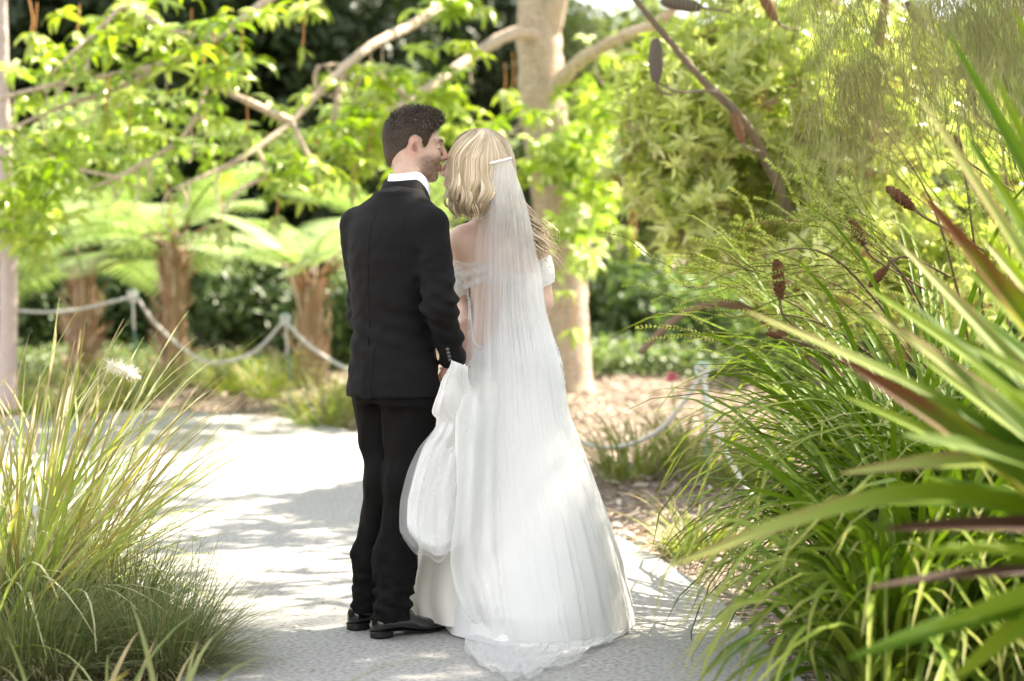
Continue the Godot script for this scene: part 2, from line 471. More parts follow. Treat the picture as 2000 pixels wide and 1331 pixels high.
func build_groom() -> void:
	groom_joints()
	var root := thing("person", "man in a black suit, back turned, kissing the woman in white", "person", Vector3(W(775, 0, -GZ).x, 0, GZ))
	var skin := mat(Color(1, 1, 1), 0.52, 0.4)
	skin.subsurf_scatter_enabled = true; skin.subsurf_scatter_strength = 0.04
	bump(skin, noise_tex(0.05, 256), 0.05, Vector3.ONE * 7.0)
	var wool := mat(Color(0.0075, 0.0070, 0.0072), 0.78, 0.22)
	wool.rim_enabled = true; wool.rim = 0.16; wool.rim_tint = 0.6
	bump(wool, noise_tex(0.25, 512, FastNoiseLite.TYPE_SIMPLEX, 2), 0.03, Vector3.ONE * 9.0)
	var wool2 := mat(Color(0.0065, 0.0060, 0.0058), 0.8, 0.2)
	bump(wool2, wool.heightmap_texture, 0.03, Vector3.ONE * 9.0)
	var hb := Basis(Vector3.UP, -80.0 * DEG) * Basis(Vector3.RIGHT, -4.0 * DEG)
	var hd: Vector3 = gj.head
	# body: one surface, most of it under the suit
	var mb := MB.new()
	var skin_c := func(p: Vector3):
		var q := hb.inverse() * (p - hd)
		var c := Color(0.42, 0.28, 0.205)
		var st := sstep(-0.012, -0.045, q.y) * sstep(0.02, -0.03, q.z) * sstep(-0.135, -0.10, q.y)   # stubble
		c = c.lerp(Color(0.13, 0.080, 0.058), st * (0.72 + 0.5 * nz.get_noise_3dv(q * 300.0)))
		c = c.lerp(Color(0.27, 0.12, 0.10), sstep(0.012, 0.004, absf(q.y + 0.066)) * sstep(0.026, 0.018, absf(q.x)) * sstep(-0.080, -0.09, q.z))
		c = c.lerp(Color(0.42, 0.20, 0.15), 0.55 * sstep(0.040, 0.030, Vector3(absf(q.x) - 0.078, q.y + 0.004, q.z - 0.014).length()) * sstep(0.066, 0.074, absf(q.x)))
		c = c.lerp(Color(0.16, 0.06, 0.045), 0.7 * sstep(0.014, 0.006, Vector3(absf(q.x) - 0.078, (q.y + 0.008) * 0.7, q.z - 0.006).length()))
		c = c.lerp(Color(0.48, 0.20, 0.14), 0.35 * sstep(-0.09, -0.11, q.z) * sstep(0.03, 0.0, absf(q.y + 0.02)))
		var br := sstep(0.008, 0.003, absf(q.y - 0.031 + absf(q.x) * 0.10)) * sstep(0.008, 0.014, absf(q.x)) * sstep(0.056, 0.046, absf(q.x)) * sstep(-0.05, -0.065, q.z)
		c = c.lerp(Color(0.06, 0.038, 0.025), br * 0.85)
		var ln := sstep(0.0028, 0.0008, absf(q.y + 0.0035 - 9.0 * pow(absf(q.x) - 0.031, 2.0))) * sstep(0.017, 0.013, absf(absf(q.x) - 0.031)) * sstep(-0.07, -0.08, q.z)
		c = c.lerp(Color(0.035, 0.02, 0.015), ln)
		return c * (1.0 + 0.10 * nz.get_noise_3dv(q * 60.0))
	nets(func(p):
		var d := head_f(hb.inverse() * (p - hd), 1.0)
		d = smin(d, cap(p, gj.neck0, gj.neck1, 0.061, 0.055), 0.03)
		return maxf(d, 1.45 - p.y), hd - Vector3(0.16, 0.25, 0.16), hd + Vector3(0.16, 0.16, 0.16), 0.0042, mb, skin_c)
	nets(func(p):
		var d := maxf(g_torso(p, -0.03), 0.85 - p.y)
		d = smin(d, cap(p, gj.neck0, gj.neck1, 0.060, 0.056), 0.04)
		for s in ["l", "r"]:
			d = smin(d, smin(cap(p, gj[s + "s"], gj[s + "e"], 0.048, 0.038), cap(p, gj[s + "e"], gj[s + "w"], 0.038, 0.026), 0.02), 0.03)
			d = smin(d, smin(cap(p, gj[s + "h"], gj[s + "k"], 0.07, 0.045), cap(p, gj[s + "k"], gj[s + "a"], 0.04, 0.026), 0.02), 0.03)
		return maxf(d, maxf(p.y - 1.50, 0.06 - p.y)), Vector3(-0.3, 0.04, -0.42), Vector3(0.32, 1.56, 0.32), 0.016, mb, func(_p): return Color(0.43, 0.25, 0.18))
	var hc := func(_p): return Color(0.42, 0.235, 0.17)
	add_hand(mb, gj.rw + (gj.rw - gj.re).normalized() * 0.015, Vector3(-0.1, -1.0, 0.12), Vector3(0.2, 0, -1), 1.0, false, hc)
	add_hand(mb, gj.lw, Vector3(0.5, -0.5, -0.7), Vector3(0.7, 0, 0.5), 0.7, true, hc)
	obj("body", mb.mesh(), skin, root)
	# hair
	var hm := MB.new()
	nets(ghair_f, Vector3(-0.1, -0.1, -0.125), Vector3(0.1, 0.16, 0.13), 0.0042, hm, func(p): return Color(0.026, 0.018, 0.012).lerp(Color(0.060, 0.041, 0.028), sstep(0.03, -0.06, p.y) * 0.8) * (1.0 + 0.5 * nz.get_noise_3dv(p * 130.0)))
	var hairm := mat(Color(1, 1, 1), 0.5, 0.35)
	var hair := obj("hair", hm.mesh(), hairm, root, Transform3D(hb, hd))
	var locks := MB.new()
	rng.seed = 5
	for k in 12000:
		var p: Vector3 = hm.v[rng.randi() % hm.v.size()]
		if ghair_f(p * 1.03) < 0.0: continue
		var n := (p - Vector3(0, 0.03, 0.01)).normalized()
		var top := sstep(0.045, 0.11, p.y)
		var flow := Vector3(rf(-0.4, 0.4), rf(-1.1, -0.4), rf(0.2, 0.8)).lerp(Vector3(rf(-0.8, 0.8), rf(0.2, 0.9), rf(-1.0, 0.25)), top)
		flow = (flow - n * flow.dot(n)).normalized()
		var len_ := lerpf(rf(0.006, 0.012), rf(0.018, 0.034), top)
		var lift := lerpf(rf(0.05, 0.25), rf(0.3, 1.0), top)
		var side := flow.cross(n).normalized() * lerpf(0.0004, 0.0007, top)
		var m := p + flow * len_ * 0.55 + n * len_ * 0.55 * lift
		var e := p + flow * len_ + n * len_ * lift * rf(0.5, 1.2) + Vector3(0, -0.002, 0)
		var c := Color(0.022, 0.015, 0.010).lerp(Color(0.115, 0.080, 0.052), pow(rng.randf(), 1.6)) * (1.1 - 0.3 * top)
		var a := locks.vert(p - side, c); locks.vert(p + side, c); locks.vert(m + side * 0.8, c); locks.vert(m - side * 0.8, c); locks.vert(e, c)
		locks.quad(a, a + 1, a + 2, a + 3); locks.tri(a + 3, a + 2, a + 4)
	stuff(obj("strands", locks.mesh(), hairm, hair))
	# jacket
	var jm := MB.new()
	nets(jacket_f, Vector3(-0.30, 0.79, -0.42), Vector3(0.30, 1.56, 0.32), 0.0085, jm)
	var jacket := obj("jacket", jm.mesh(), wool, root)
	var back := -g_f
	var seam_at := func(y: float, off: float, proud: float):
		var base: Vector3 = Vector3(-0.012, y, 0) + g_r * off
		return onto(jacket_f, base + back * 0.26, -back, proud)
	# back seam and vent
	var sp := []
	for k in 16: sp.append(seam_at.call(lerpf(1.455, 1.0, k / 15.0), 0.0, -0.0008))
	var sm := MB.new()
	tube(sm, curve(sp, 3), func(_f): return 0.0016, 5)
	obj("back_seam", sm.mesh(), wool2, jacket)
	var vm := MB.new()
	sheet(vm, 4, 14, func(u, v):
		return seam_at.call(lerpf(1.0, 0.824, v), lerpf(-0.002, 0.035, u), 0.0012 + 0.006 * sstep(1.0, 0.0, u) * sstep(0.0, 0.3, v)))
	obj("vent_flap", vm.mesh(), wool, jacket)
	# armhole seams
	for s in ["l", "r"]:
		var am := MB.new()
		var ax: Vector3 = (gj[s + "s"] - gj[s + "e"]).normalized()
		var out_: Vector3 = g_r * (1.0 if s == "r" else -1.0)
		var pts := []
		for k in 14:
			var a := lerpf(-0.9, 0.55, k / 13.0)
			var q: Vector3 = gj[s + "s"] - out_ * 0.045 + Vector3(0, sin(a) * 0.09, 0) + back * (0.09 * cos(a))
			pts.append(onto(jacket_f, q + (back * cos(a) + Vector3.UP * sin(a)) * 0.08, -(back * cos(a) + Vector3.UP * sin(a)).normalized(), -0.0010))
		tube(am, curve(pts, 3), func(_f): return 0.0017, 5)
		obj("armhole_seam", am.mesh(), wool2, jacket)
	# collars: a ring that leans with the neck
	var ring := func(rad: float, y: float, u: float, drop: float):
		var a: float = u * TAU
		var c: Vector3 = (gj.neck0 as Vector3).lerp(gj.neck1, y)
		return c + (g_r * cos(a) * rad * 1.05 + g_f * sin(a) * rad) + Vector3(0, -drop * pow(maxf(sin(a) + 0.45, 0.0) / 1.45, 1.4) + 0.004 * cos(a * 2.0), 0)
	var cm := MB.new()
	sheet(cm, 40, 8, func(u, v):
		var w: float = absf(v * 2.0 - 1.0)
		return ring.call(0.0720 - (0.003 if v > 0.5 else 0.0) - 0.003 * (1.0 - w), lerpf(0.84, 0.30, w), u, 0.085), null, true)
	var cloth := mat(Color(0.78, 0.79, 0.84), 0.7, 0.3)
	obj("shirt_collar", cm.mesh(), cloth, root)
	var jc := MB.new()
	sheet(jc, 44, 12, func(u, v):
		var a: float = u * TAU
		var bk: float = 0.5 - 0.5 * sin(a)              # 1 at the back
		var w: float = absf(v * 2.0 - 1.0)
		var o: float = 0.0 if v > 0.5 else 1.0
		return ring.call(lerpf(0.0780, 0.098, w * o) + 0.002 * o, lerpf(0.66, 0.66 - 0.60 * (o * 0.9 + 0.1), w), u, 0.150), null, true)
	obj("jacket_collar", jc.mesh(), wool, jacket)
	# shirt cuff and the four cuff buttons
	var ax2: Vector3 = (gj.rw - gj.re).normalized()
	var cu := MB.new()
	var cs := ax2.cross(Vector3.FORWARD).normalized()
	var ct := ax2.cross(cs)
	sheet(cu, 24, 4, func(u, v): return gj.rw + ax2 * lerpf(-0.02, 0.026, v) + (cs * cos(u * TAU) + ct * sin(u * TAU)) * 0.034, null, true)
	obj("shirt_cuff", cu.mesh(), cloth, root)
	var bmat := mat(Color(0.035, 0.033, 0.033), 0.3, 0.6)
	for k in 4:
		var p0: Vector3 = gj.rw - ax2 * (0.012 + 0.0145 * k) + Vector3(-0.008, -0.004, 0)
		var q := onto(jacket_f, p0 + Vector3(0, 0, 0.12), Vector3(0, 0, -1), 0.0015)
		var bm := MB.new()
		blob(bm, Vector3.ZERO, Vector3(0.0066, 0.0066, 0.0025), 12, 6)
		obj("cuff_button", bm.mesh(), bmat, jacket, Transform3D(Basis(), q))
	# trousers
	var tm := MB.new()
	nets(trousers_f, Vector3(-0.26, 0.06, -0.30), Vector3(0.26, 1.02, 0.30), 0.0085, tm)
	obj("trousers", tm.mesh(), wool2, root)
	var leather := mat(Color(0.009, 0.0085, 0.0085), 0.16, 0.55)
	leather.clearcoat_enabled = true; leather.clearcoat = 0.5; leather.clearcoat_roughness = 0.1
	var rub := mat(Color(0.013, 0.012, 0.012), 0.5, 0.4)
	var ra2 := Vector3(gj.ra.x, 0, gj.ra.z)
	shoe(root, Vector3(W(729, 0, 8.215).x - root.position.x, 0.0, 0.035), Vector3(0.76, 0, -0.65), 0.325, leather, rub)
	shoe(root, Vector3(W(684, 0, 8.37).x - root.position.x, 0.0, -0.12), Vector3(0.70, 0, -0.71), 0.325, leather, rub)

# ---- bride: positions are in metres from her feet
func bp(px: float, py: float, z: float) -> Vector3:
	return W(px, py, -BZ - z) - Vector3(W(985, 0, -BZ).x, 0, BZ)
func bx(px: float, z := 0.0) -> float: return bp(px, 0, z).x
func by(py: float, z := 0.0) -> float: return bp(0, py, z).y
var bj := {}
const BROT := 14.0 * DEG                               # she is turned this far to the left
# outline of the dress in the photograph: [row, left, right, half depth]
var dress_l := [[500, 905], [540, 910], [600, 917], [640, 915], [700, 904], [790, 893], [860, 886], [950, 880], [1030, 876], [1110, 872], [1215, 866]]
var dress_r := [[500, 1058], [540, 1058], [600, 1062], [640, 1073], [700, 1094], [760, 1104], [800, 1110], [860, 1131], [950, 1163], [1030, 1192], [1110, 1216], [1190, 1233], [1215, 1236]]
var dress_z := [[500, 0.10], [600, 0.105], [640, 0.115], [700, 0.145], [790, 0.175], [860, 0.20], [950, 0.25], [1030, 0.31], [1110, 0.38], [1215, 0.46]]
func dress_at(a: float, row: float, grow: float, folds: float) -> Vector3:
	var l := bx(tab(dress_l, row)); var r := bx(tab(dress_r, row))
	var rx := (r - l) * 0.5 + grow
	var rz := tab(dress_z, row) + grow
	var low := sstep(740.0, 1215.0, row)
	var s := sin(a * 7.0 + 1.7 * sin(a * 3.0) + low * 0.8) * 0.8 + sin(a * 15.0 + 2.0 * sin(a * 2.0 + 1.0)) * 0.35
	s += 0.5 * noise_fold.get_noise_2d(cos(a) * 60.0 + sin(a) * 90.0, row * 0.08)
	var k := 1.0 + folds * low * s * 0.022
	return Vector3((l + r) * 0.5 + cos(a) * rx * k, maxf(by(row), 0.006), sin(a) * rz * k + 0.05 * low)

func bhair_r(row: float) -> float: return tab([[249, 0.0], [252, 0.030], [258, 0.055], [268, 0.078], [285, 0.100], [310, 0.116], [340, 0.121], [370, 0.124], [395, 0.122], [410, 0.112], [422, 0.094], [430, 0.075]], row)

func build_bride() -> void:
	var root := thing("person", "blonde woman in a white off-shoulder wedding gown and long veil, back turned", "person", Vector3(W(985, 0, -BZ).x, 0, BZ))
	bj = {
		"head": bp(924, 328, 0.12), "neck0": bp(962, 455, 0.01), "neck1": bp(938, 360, 0.09),
		"ls": bp(905, 470, 0.02), "le": bp(914, 592, -0.09), "lw": bp(907, 652, 0.02),
		"rs": bp(1042, 480, -0.01), "re": bp(1061, 590, -0.02), "rw": bp(1035, 672, -0.20),
	}
	var hb := Basis(Vector3.UP, 72.0 * DEG) * Basis(Vector3.RIGHT, 6.0 * DEG)
	var hd: Vector3 = bj.head
	var skin := mat(Color(1, 1, 1), 0.5, 0.4)
	skin.subsurf_scatter_enabled = true; skin.subsurf_scatter_strength = 0.1
	var mb := MB.new()
	var col := func(p: Vector3):
		var q := hb.inverse() * (p - hd)
		var c := Color(0.62, 0.42, 0.325)
		c = c.lerp(Color(0.46, 0.22, 0.19), sstep(0.012, 0.004, absf(q.y + 0.066)) * sstep(0.026, 0.018, absf(q.x)) * sstep(-0.080, -0.09, q.z))
		c = c.lerp(Color(0.20, 0.13, 0.08), sstep(0.006, 0.003, absf(q.y - 0.031 + absf(q.x) * 0.1)) * sstep(0.01, 0.014, absf(q.x)) * sstep(0.05, 0.044, absf(q.x)) * sstep(-0.05, -0.065, q.z))
		c = c.lerp(Color(0.03, 0.02, 0.015), sstep(0.003, 0.001, absf(q.y + 0.003)) * sstep(0.018, 0.014, absf(absf(q.x) - 0.031)) * sstep(-0.07, -0.08, q.z))
		return c * (1.0 + 0.05 * nz.get_noise_3dv(p * 40.0))
	nets(func(p):
		var d := head_f(hb.inverse() * (p - hd), 0.0)
		return maxf(smin(d, cap(p, bj.neck0, bj.neck1, 0.050, 0.046), 0.03), hd.y - 0.18 - p.y), hd - Vector3(0.14, 0.2, 0.14), hd + Vector3(0.14, 0.14, 0.14), 0.0045, mb, col)
	var tl := [[by(1000), 0.13], [by(700), 0.155], [by(610), 0.118], [by(540), 0.130], [by(490), 0.140], [by(455), 0.125], [by(425), 0.06]]
	tl.sort_custom(func(a, b): return a[0] < b[0])
	var tz := [[by(700), 0.12], [by(610), 0.090], [by(540), 0.095], [by(490), 0.088], [by(455), 0.066], [by(425), 0.05]]
	tz.sort_custom(func(a, b): return a[0] < b[0])
	var br := Vector3(cos(BROT), 0, -sin(BROT)); var bf := Vector3(-sin(BROT), 0, -cos(BROT))
	var body_f := func(p: Vector3):
		var rx := tab(tl, p.y); var rz := tab(tz, p.y)
		var q := p - Vector3(bx(lerpf(986.0, 974.0, sstep(by(610), by(455), p.y))), 0, 0)
		# spine hollow and shoulder blades on the back
		var u: float = q.dot(br)
		var w: float = q.dot(bf)
		rz -= 0.010 * exp(-pow(u / 0.022, 2.0)) * sstep(0.0, -0.05, w)
		rz += 0.012 * exp(-pow((absf(u) - 0.075) / 0.03, 2.0)) * exp(-pow((p.y - by(500)) / 0.06, 2.0)) * sstep(0.0, -0.05, w)
		var d := maxf((sqrt(pow(u / rx, 2.0) + pow(w / rz, 2.0)) - 1.0) * minf(rx, rz), maxf(p.y - by(425), by(1000) - p.y))
		d = smin(d, cap(p, bj.neck0, bj.neck1, 0.052, 0.046), 0.05)
		for s in ["l", "r"]:
			d = smin(d, cap(p, bj.neck0 + Vector3(0, -0.02, 0), bj[s + "s"], 0.045, 0.046), 0.05)
			d = smin(d, cap(p, bj[s + "s"], bj[s + "e"], 0.047, 0.037), 0.03)
			d = smin(d, cap(p, bj[s + "e"], bj[s + "w"], 0.037, 0.023), 0.012)
		for s in [-1.0, 1.0]:                             # legs inside the skirt
			d = smin(d, cap(p, Vector3(s * 0.08, by(760), 0), Vector3(s * 0.06 - 0.03, 0.09, 0.0), 0.085, 0.035), 0.03)
		return d
	nets(body_f, Vector3(-0.26, 0.06, -0.30), Vector3(0.24, by(420), 0.18), 0.011, mb, col)
	var hc := func(_p): return Color(0.52, 0.32, 0.24)
	add_hand(mb, bj.lw, Vector3(-0.10, -0.8, 0.18), Vector3(-0.6, 0, -0.4), 0.75, false, hc)
	add_hand(mb, bj.rw, Vector3(-0.4, -0.6, -0.5), Vector3(-0.7, 0, 0.4), 0.6, true, hc)
	obj("body", mb.mesh(), skin, root)
	build_bride_hair(root)
	build_dress(root, body_f)
	build_veil(root)

func build_bride_hair(root: Node3D) -> void:
	var streak := mat(Color(1, 1, 1), 0.42, 0.6)
	streak.rim_enabled = true; streak.rim = 0.3
	var c0 := Vector3(bx(938, 0.10), 0, 0.10)
	var hb := MB.new()
	var face := Vector3(-0.95, 0, -0.31)
	# the mass of hair under the locks, open towards the face
	sheet(hb, 48, 30, func(u, v):
		var row: float = lerpf(251.0, 418.0, v)
		var a: float = lerpf(0.72, TAU - 0.72, u) + atan2(face.z, face.x)
		var r: float = bhair_r(row) - 0.009
		return c0 + Vector3(cos(a) * r, by(row, 0.1), sin(a) * r * 0.98), func(u, v): return Color(0.30, 0.205, 0.105).lerp(Color(0.21, 0.135, 0.07), v * 0.7) * (1.0 + 0.35 * noise_fold.get_noise_2d(u * 900.0, v * 20.0)))
	var hair := obj("hair", hb.mesh(), streak, root)
	rng.seed = 11
	var mb := MB.new()
	var part_at := bp(962, 262, 0.20)
	var part_ang := 1.05
	for k in 950:
		# each lock: from the parting over the head, down and into waves
		var thick := k < 320
		var a := rf(0.62, TAU - 0.62)
		var ang := a + atan2(face.z, face.x)
		var front := sstep(1.3, 0.7, minf(a, TAU - a))
		var right_side := sstep(0.1, 0.7, cos(ang)) * sstep(0.6, -0.2, sin(ang))
		var start := 250.5 + pow(rng.randf(), 2.0) * 26.0
		var stop := rf(398.0, 432.0) if right_side < 0.5 else rf(440.0, 492.0)
		var cl := floorf(ang * 3.2)                        # locks wave together
		var ph := cl * 2.1 + ang * 0.6 + rf(-0.2, 0.2)
		var amp := rf(0.011, 0.019)
		var out_ := rf(-0.005, 0.001) if thick else rf(-0.002, 0.005)
		var pts := PackedVector3Array()
		var n := 26
		for i in n:
			var f := float(i) / (n - 1)
			var row := lerpf(start, stop, pow(f, 1.15))
			var r := bhair_r(minf(row, 429.0)) + out_
			if row > 425.0: r = 0.105 + 0.0006 * (row - 425.0)
			# near the top every strand leaves the parting, then sweeps round the head
			var turn := wrapf(ang - part_ang, -PI, PI)
			var sweep := -turn * (1.0 - sstep(-0.25, 0.42, f)) * (1.0 - 0.5 * front)
			var w := sstep(325.0, 400.0, row)
			var aa := ang + sweep + w * amp * 8.0 * sin((row - 340.0) * 0.075 + ph)
			r += w * amp * cos((row - 340.0) * 0.075 + ph + 0.6) - 0.022 * sstep(0.86, 1.0, f) * (1.0 - right_side)
			pts.append(c0 + Vector3(cos(aa) * r, by(row, 0.1), sin(aa) * r * 0.98) + Vector3(0.035, 0, 0.0) * right_side * sstep(400.0, 492.0, row) + Vector3(0.02, 0, 0) * right_side * sstep(430.0, 492.0, row) * sin(row * 0.09 + ph))
		var tone := Color(0.28, 0.20, 0.11).lerp(Color(0.62, 0.50, 0.33), pow(rng.randf(), 1.1))
		var dark := rf(0.6, 0.9)
		var w0 := rf(0.0042, 0.0068) if thick else rf(0.0009, 0.0022)
		var first := mb.v.size()
		var sides := 12 if thick else 4
		tube(mb, pts, func(f): return w0 * sstep(-0.04, 0.25, f) * (1.0 - 0.85 * sstep(0.72, 1.0, f)) + 0.0003, sides, func(f): return (tone * lerpf(dark, 1.0, sstep(0.0, 0.35, f))))
		if thick:                                          # fine streaks along the lock
			for q in range(first, mb.v.size()):
				var col := (q - first) % (sides + 1)
				mb.c[q] = mb.c[q] * (0.78 + 0.44 * absf(sin(col * 2.6 + k)))
	obj("locks", mb.mesh(), streak, hair)
	# hair brought forward over the right shoulder
	var rm := MB.new()
	for k in 90:
		var o := Vector3(rf(-0.024, 0.024), rf(-0.02, 0.02), rf(-0.02, 0.02))
		var e := rf(0.75, 1.0)
		var ph := floorf(k / 20.0) * 1.1 + rf(-0.3, 0.3)
		var ks := [bp(975, 318, 0.08), bp(990, 360, 0.05), bp(1012, 405, 0.05), bp(1036, 445, 0.07), bp(1053, 478, 0.065), bp(1068, 503, 0.05)]
		var q := PackedVector3Array()
		var c := curve(ks, 6)
		for i in int(c.size() * e):
			var f := float(i) / c.size()
			q.append(c[i] + o * (0.6 + 0.9 * f) + Vector3(0.024 * sin(f * 15.0 + ph), 0, 0.018 * cos(f * 15.0 + ph)) * sstep(0.2, 0.6, f))
		var tone := Color(0.34, 0.25, 0.15).lerp(Color(0.68, 0.56, 0.39), rng.randf())
		tube(rm, q, func(f): return rf(0.0016, 0.0018) * (2.2 if k < 50 else 1.0) * (1.0 - 0.8 * sstep(0.75, 1.0, f)), 5, func(_f): return tone)
	obj("forward_locks", rm.mesh(), streak, hair)
	# fine loose hairs at the right
	var fl := MB.new()
	for k in 70:
		var p0 := bp(rf(1035, 1072), rf(425, 490), rf(0.04, 0.12))
		var e := p0 + Vector3(rf(0.0, 0.075), rf(-0.10, -0.02), rf(-0.03, 0.03))
		var m := p0.lerp(e, 0.5) + Vector3(rf(-0.015, 0.02), rf(-0.01, 0.012), 0)
		tube(fl, curve([p0, m, e], 4), func(f): return 0.0011 * (1.1 - f), 3, func(_f): return Color(0.58, 0.45, 0.28))
	stuff(obj("loose_hairs", fl.mesh(), streak, hair))

func white_cloth(alpha: float, rough := 0.75) -> StandardMaterial3D:
	var m := mat(Color(0.86, 0.855, 0.84, alpha), rough, 0.2)
	if alpha < 1.0: m.transparency = BaseMaterial3D.TRANSPARENCY_ALPHA
	m.cull_mode = BaseMaterial3D.CULL_DISABLED
	m.backlight_enabled = true; m.backlight = Color(0.56, 0.56, 0.56).linear_to_srgb()
	return m

func build_dress(root: Node3D, body_f: Callable) -> void:
	var lace := white_cloth(1.0, 0.7)
	bump(lace, noise_tex(0.045, 512, FastNoiseLite.TYPE_CELLULAR, 2), 0.5, Vector3.ONE * 5.0)
	var cream := white_cloth(1.0, 0.55)
	cream.albedo_color = Color(0.80, 0.765, 0.69).linear_to_srgb()
	var plain := white_cloth(1.0, 0.8)
	bump(plain, noise_tex(0.02, 512, FastNoiseLite.TYPE_SIMPLEX_SMOOTH, 4), 0.25, Vector3(4, 1.0, 4))
	# bodice: open low at the back on the left
	var mb := MB.new()
	var nu := 120; var nv := 46
	for j in nv + 1:
		for i in nu + 1:
			var a := TAU * (i % nu) / nu
			mb.vert(dress_at(a, lerpf(532.0, 712.0, float(j) / nv), 0.004, 0.0), Color.WHITE, Vector2(float(i) / nu, float(j) / nv))
	for j in nv:
		for i in nu:
			var a := TAU * (i + 0.5) / nu
			var row := lerpf(532.0, 712.0, (j + 0.5) / nv)
			var half := 0.62 * sqrt(clampf((676.0 - row) / 90.0, 0.0, 1.0))   # half-angle of the open back
			if absf(wrapf(a - 2.25, -PI, PI)) < half: continue
			var q := j * (nu + 1) + i
			mb.quad(q, q + 1, q + nu + 2, q + nu + 1)
	var bodice := obj("bodice", mb.mesh(), lace, root)
	# scalloped lace trim round the open back
	var tr := MB.new()
	var rim := []
	for k in 41:
		var t := k / 40.0 * 2.0 - 1.0
		var row := lerpf(676.0, 560.0, pow(absf(t), 1.3))
		var half := 0.62 * sqrt(clampf((676.0 - row) / 90.0, 0.0, 1.0))
		rim.append(dress_at(2.25 + signf(t) * half, row, 0.006, 0.0))
	tube(tr, curve(rim, 3), func(f): return 0.0035 + 0.0018 * sin(f * 260.0), 6)
	obj("lace_trim", tr.mesh(), lace, bodice)
	# lace flowers worked over the bodice
	rng.seed = 21
	var fl := MB.new()
	for k in 150:
		var a := rf(0.2, 1.5); var row := rf(545.0, 760.0)
		var c := dress_at(a, row, 0.006, 0.0)
		var n := Vector3(cos(a), 0, sin(a)).normalized()
		var bs := Basis(n.cross(Vector3.UP).normalized(), Vector3.UP, n) * Basis(Vector3.BACK, rf(0, TAU))
		for q in 5:
			var d := bs * Vector3(cos(q * TAU / 5), sin(q * TAU / 5), 0)
			blob(fl, c + d * 0.006, Vector3(0.005, 0.003, 0.0018), 6, 4, Color.WHITE, bs * Basis(Vector3.BACK, q * TAU / 5))
	stuff(obj("lace_flowers", fl.mesh(), lace, bodice))
	# sleeves off the shoulder
	for s in ["l", "r"]:
		var sm := MB.new()
		var s0: Vector3 = bj[s + "s"]; var e0: Vector3 = bj[s + "e"]
		var ax := (e0 - s0).normalized()
		var side := ax.cross(Vector3.BACK).normalized()
		var fw := side.cross(ax)
		sheet(sm, 60, 14, func(u, v):
			var a: float = u * TAU
			var sc: float = 0.006 * sin(a * 9.0) * (v if v > 0.5 else 0.0)
			var t: float = lerpf(0.26, 0.74, v) + sc + 0.10 * cos(a) * (1.0 if s == "l" else 0.6)
			var rad: float = 0.052 + 0.007 * sin(v * PI) + 0.0012 * sin(a * 22.0 + v * 9.0)
			return s0.lerp(e0, t) + (side * cos(a) * rad + fw * sin(a) * rad), null, true)
		obj("sleeve", sm.mesh(), lace, root)
	var bm := MB.new()                                     # sheer band from the left sleeve across the back
	sheet(bm, 30, 12, func(u, v):
		var q := bp(lerpf(884, 985, u), lerpf(lerpf(512, 522, u), lerpf(570, 556, u), v) + 3.0 * sin(u * 8.0), 0.30)
		var p := onto(body_f, q, Vector3(0, 0, -1), 0.008 + 0.003 * sin(v * 14.0 + u * 3.0))
		return p)
	var sheer := white_cloth(0.55)
	bump(sheer, lace.heightmap_texture, 0.4, Vector3.ONE * 6.0)
	obj("sleeve_band", bm.mesh(), sheer, root)
	# skirt
	var sk := MB.new()
	sheet(sk, 260, 70, func(u, v): return dress_at(u * TAU, lerpf(690.0, 1215.0, v), 0.0 + 0.004 * sin(v * PI), 1.0), null, true)
	obj("skirt", sk.mesh(), plain, root)
	# cream underskirt showing at the left, below the lifted train
	var un := MB.new()
	sheet(un, 90, 40, func(u, v):
		var a: float = u * TAU
		var row: float = lerpf(760.0, 1212.0, v)
		var l: float = bx(tab([[760, 880], [860, 862], [950, 838], [1040, 822], [1120, 806], [1170, 800], [1212, 812]], row), 0.16)
		var r: float = bx(960.0, 0.16)
		var k: float = 1.0 + 0.08 * v * sin(a * 9.0 + sin(a * 2.0) * 2.0)
		return Vector3((l + r) * 0.5 + cos(a) * (r - l) * 0.5 * k, maxf(by(row, 0.16), 0.012 + 0.02 * maxf(-cos(a), 0.0)), 0.04 + sin(a) * lerpf(0.10, 0.23, v) * k), null, true)
	obj("underskirt", un.mesh(), cream, root)
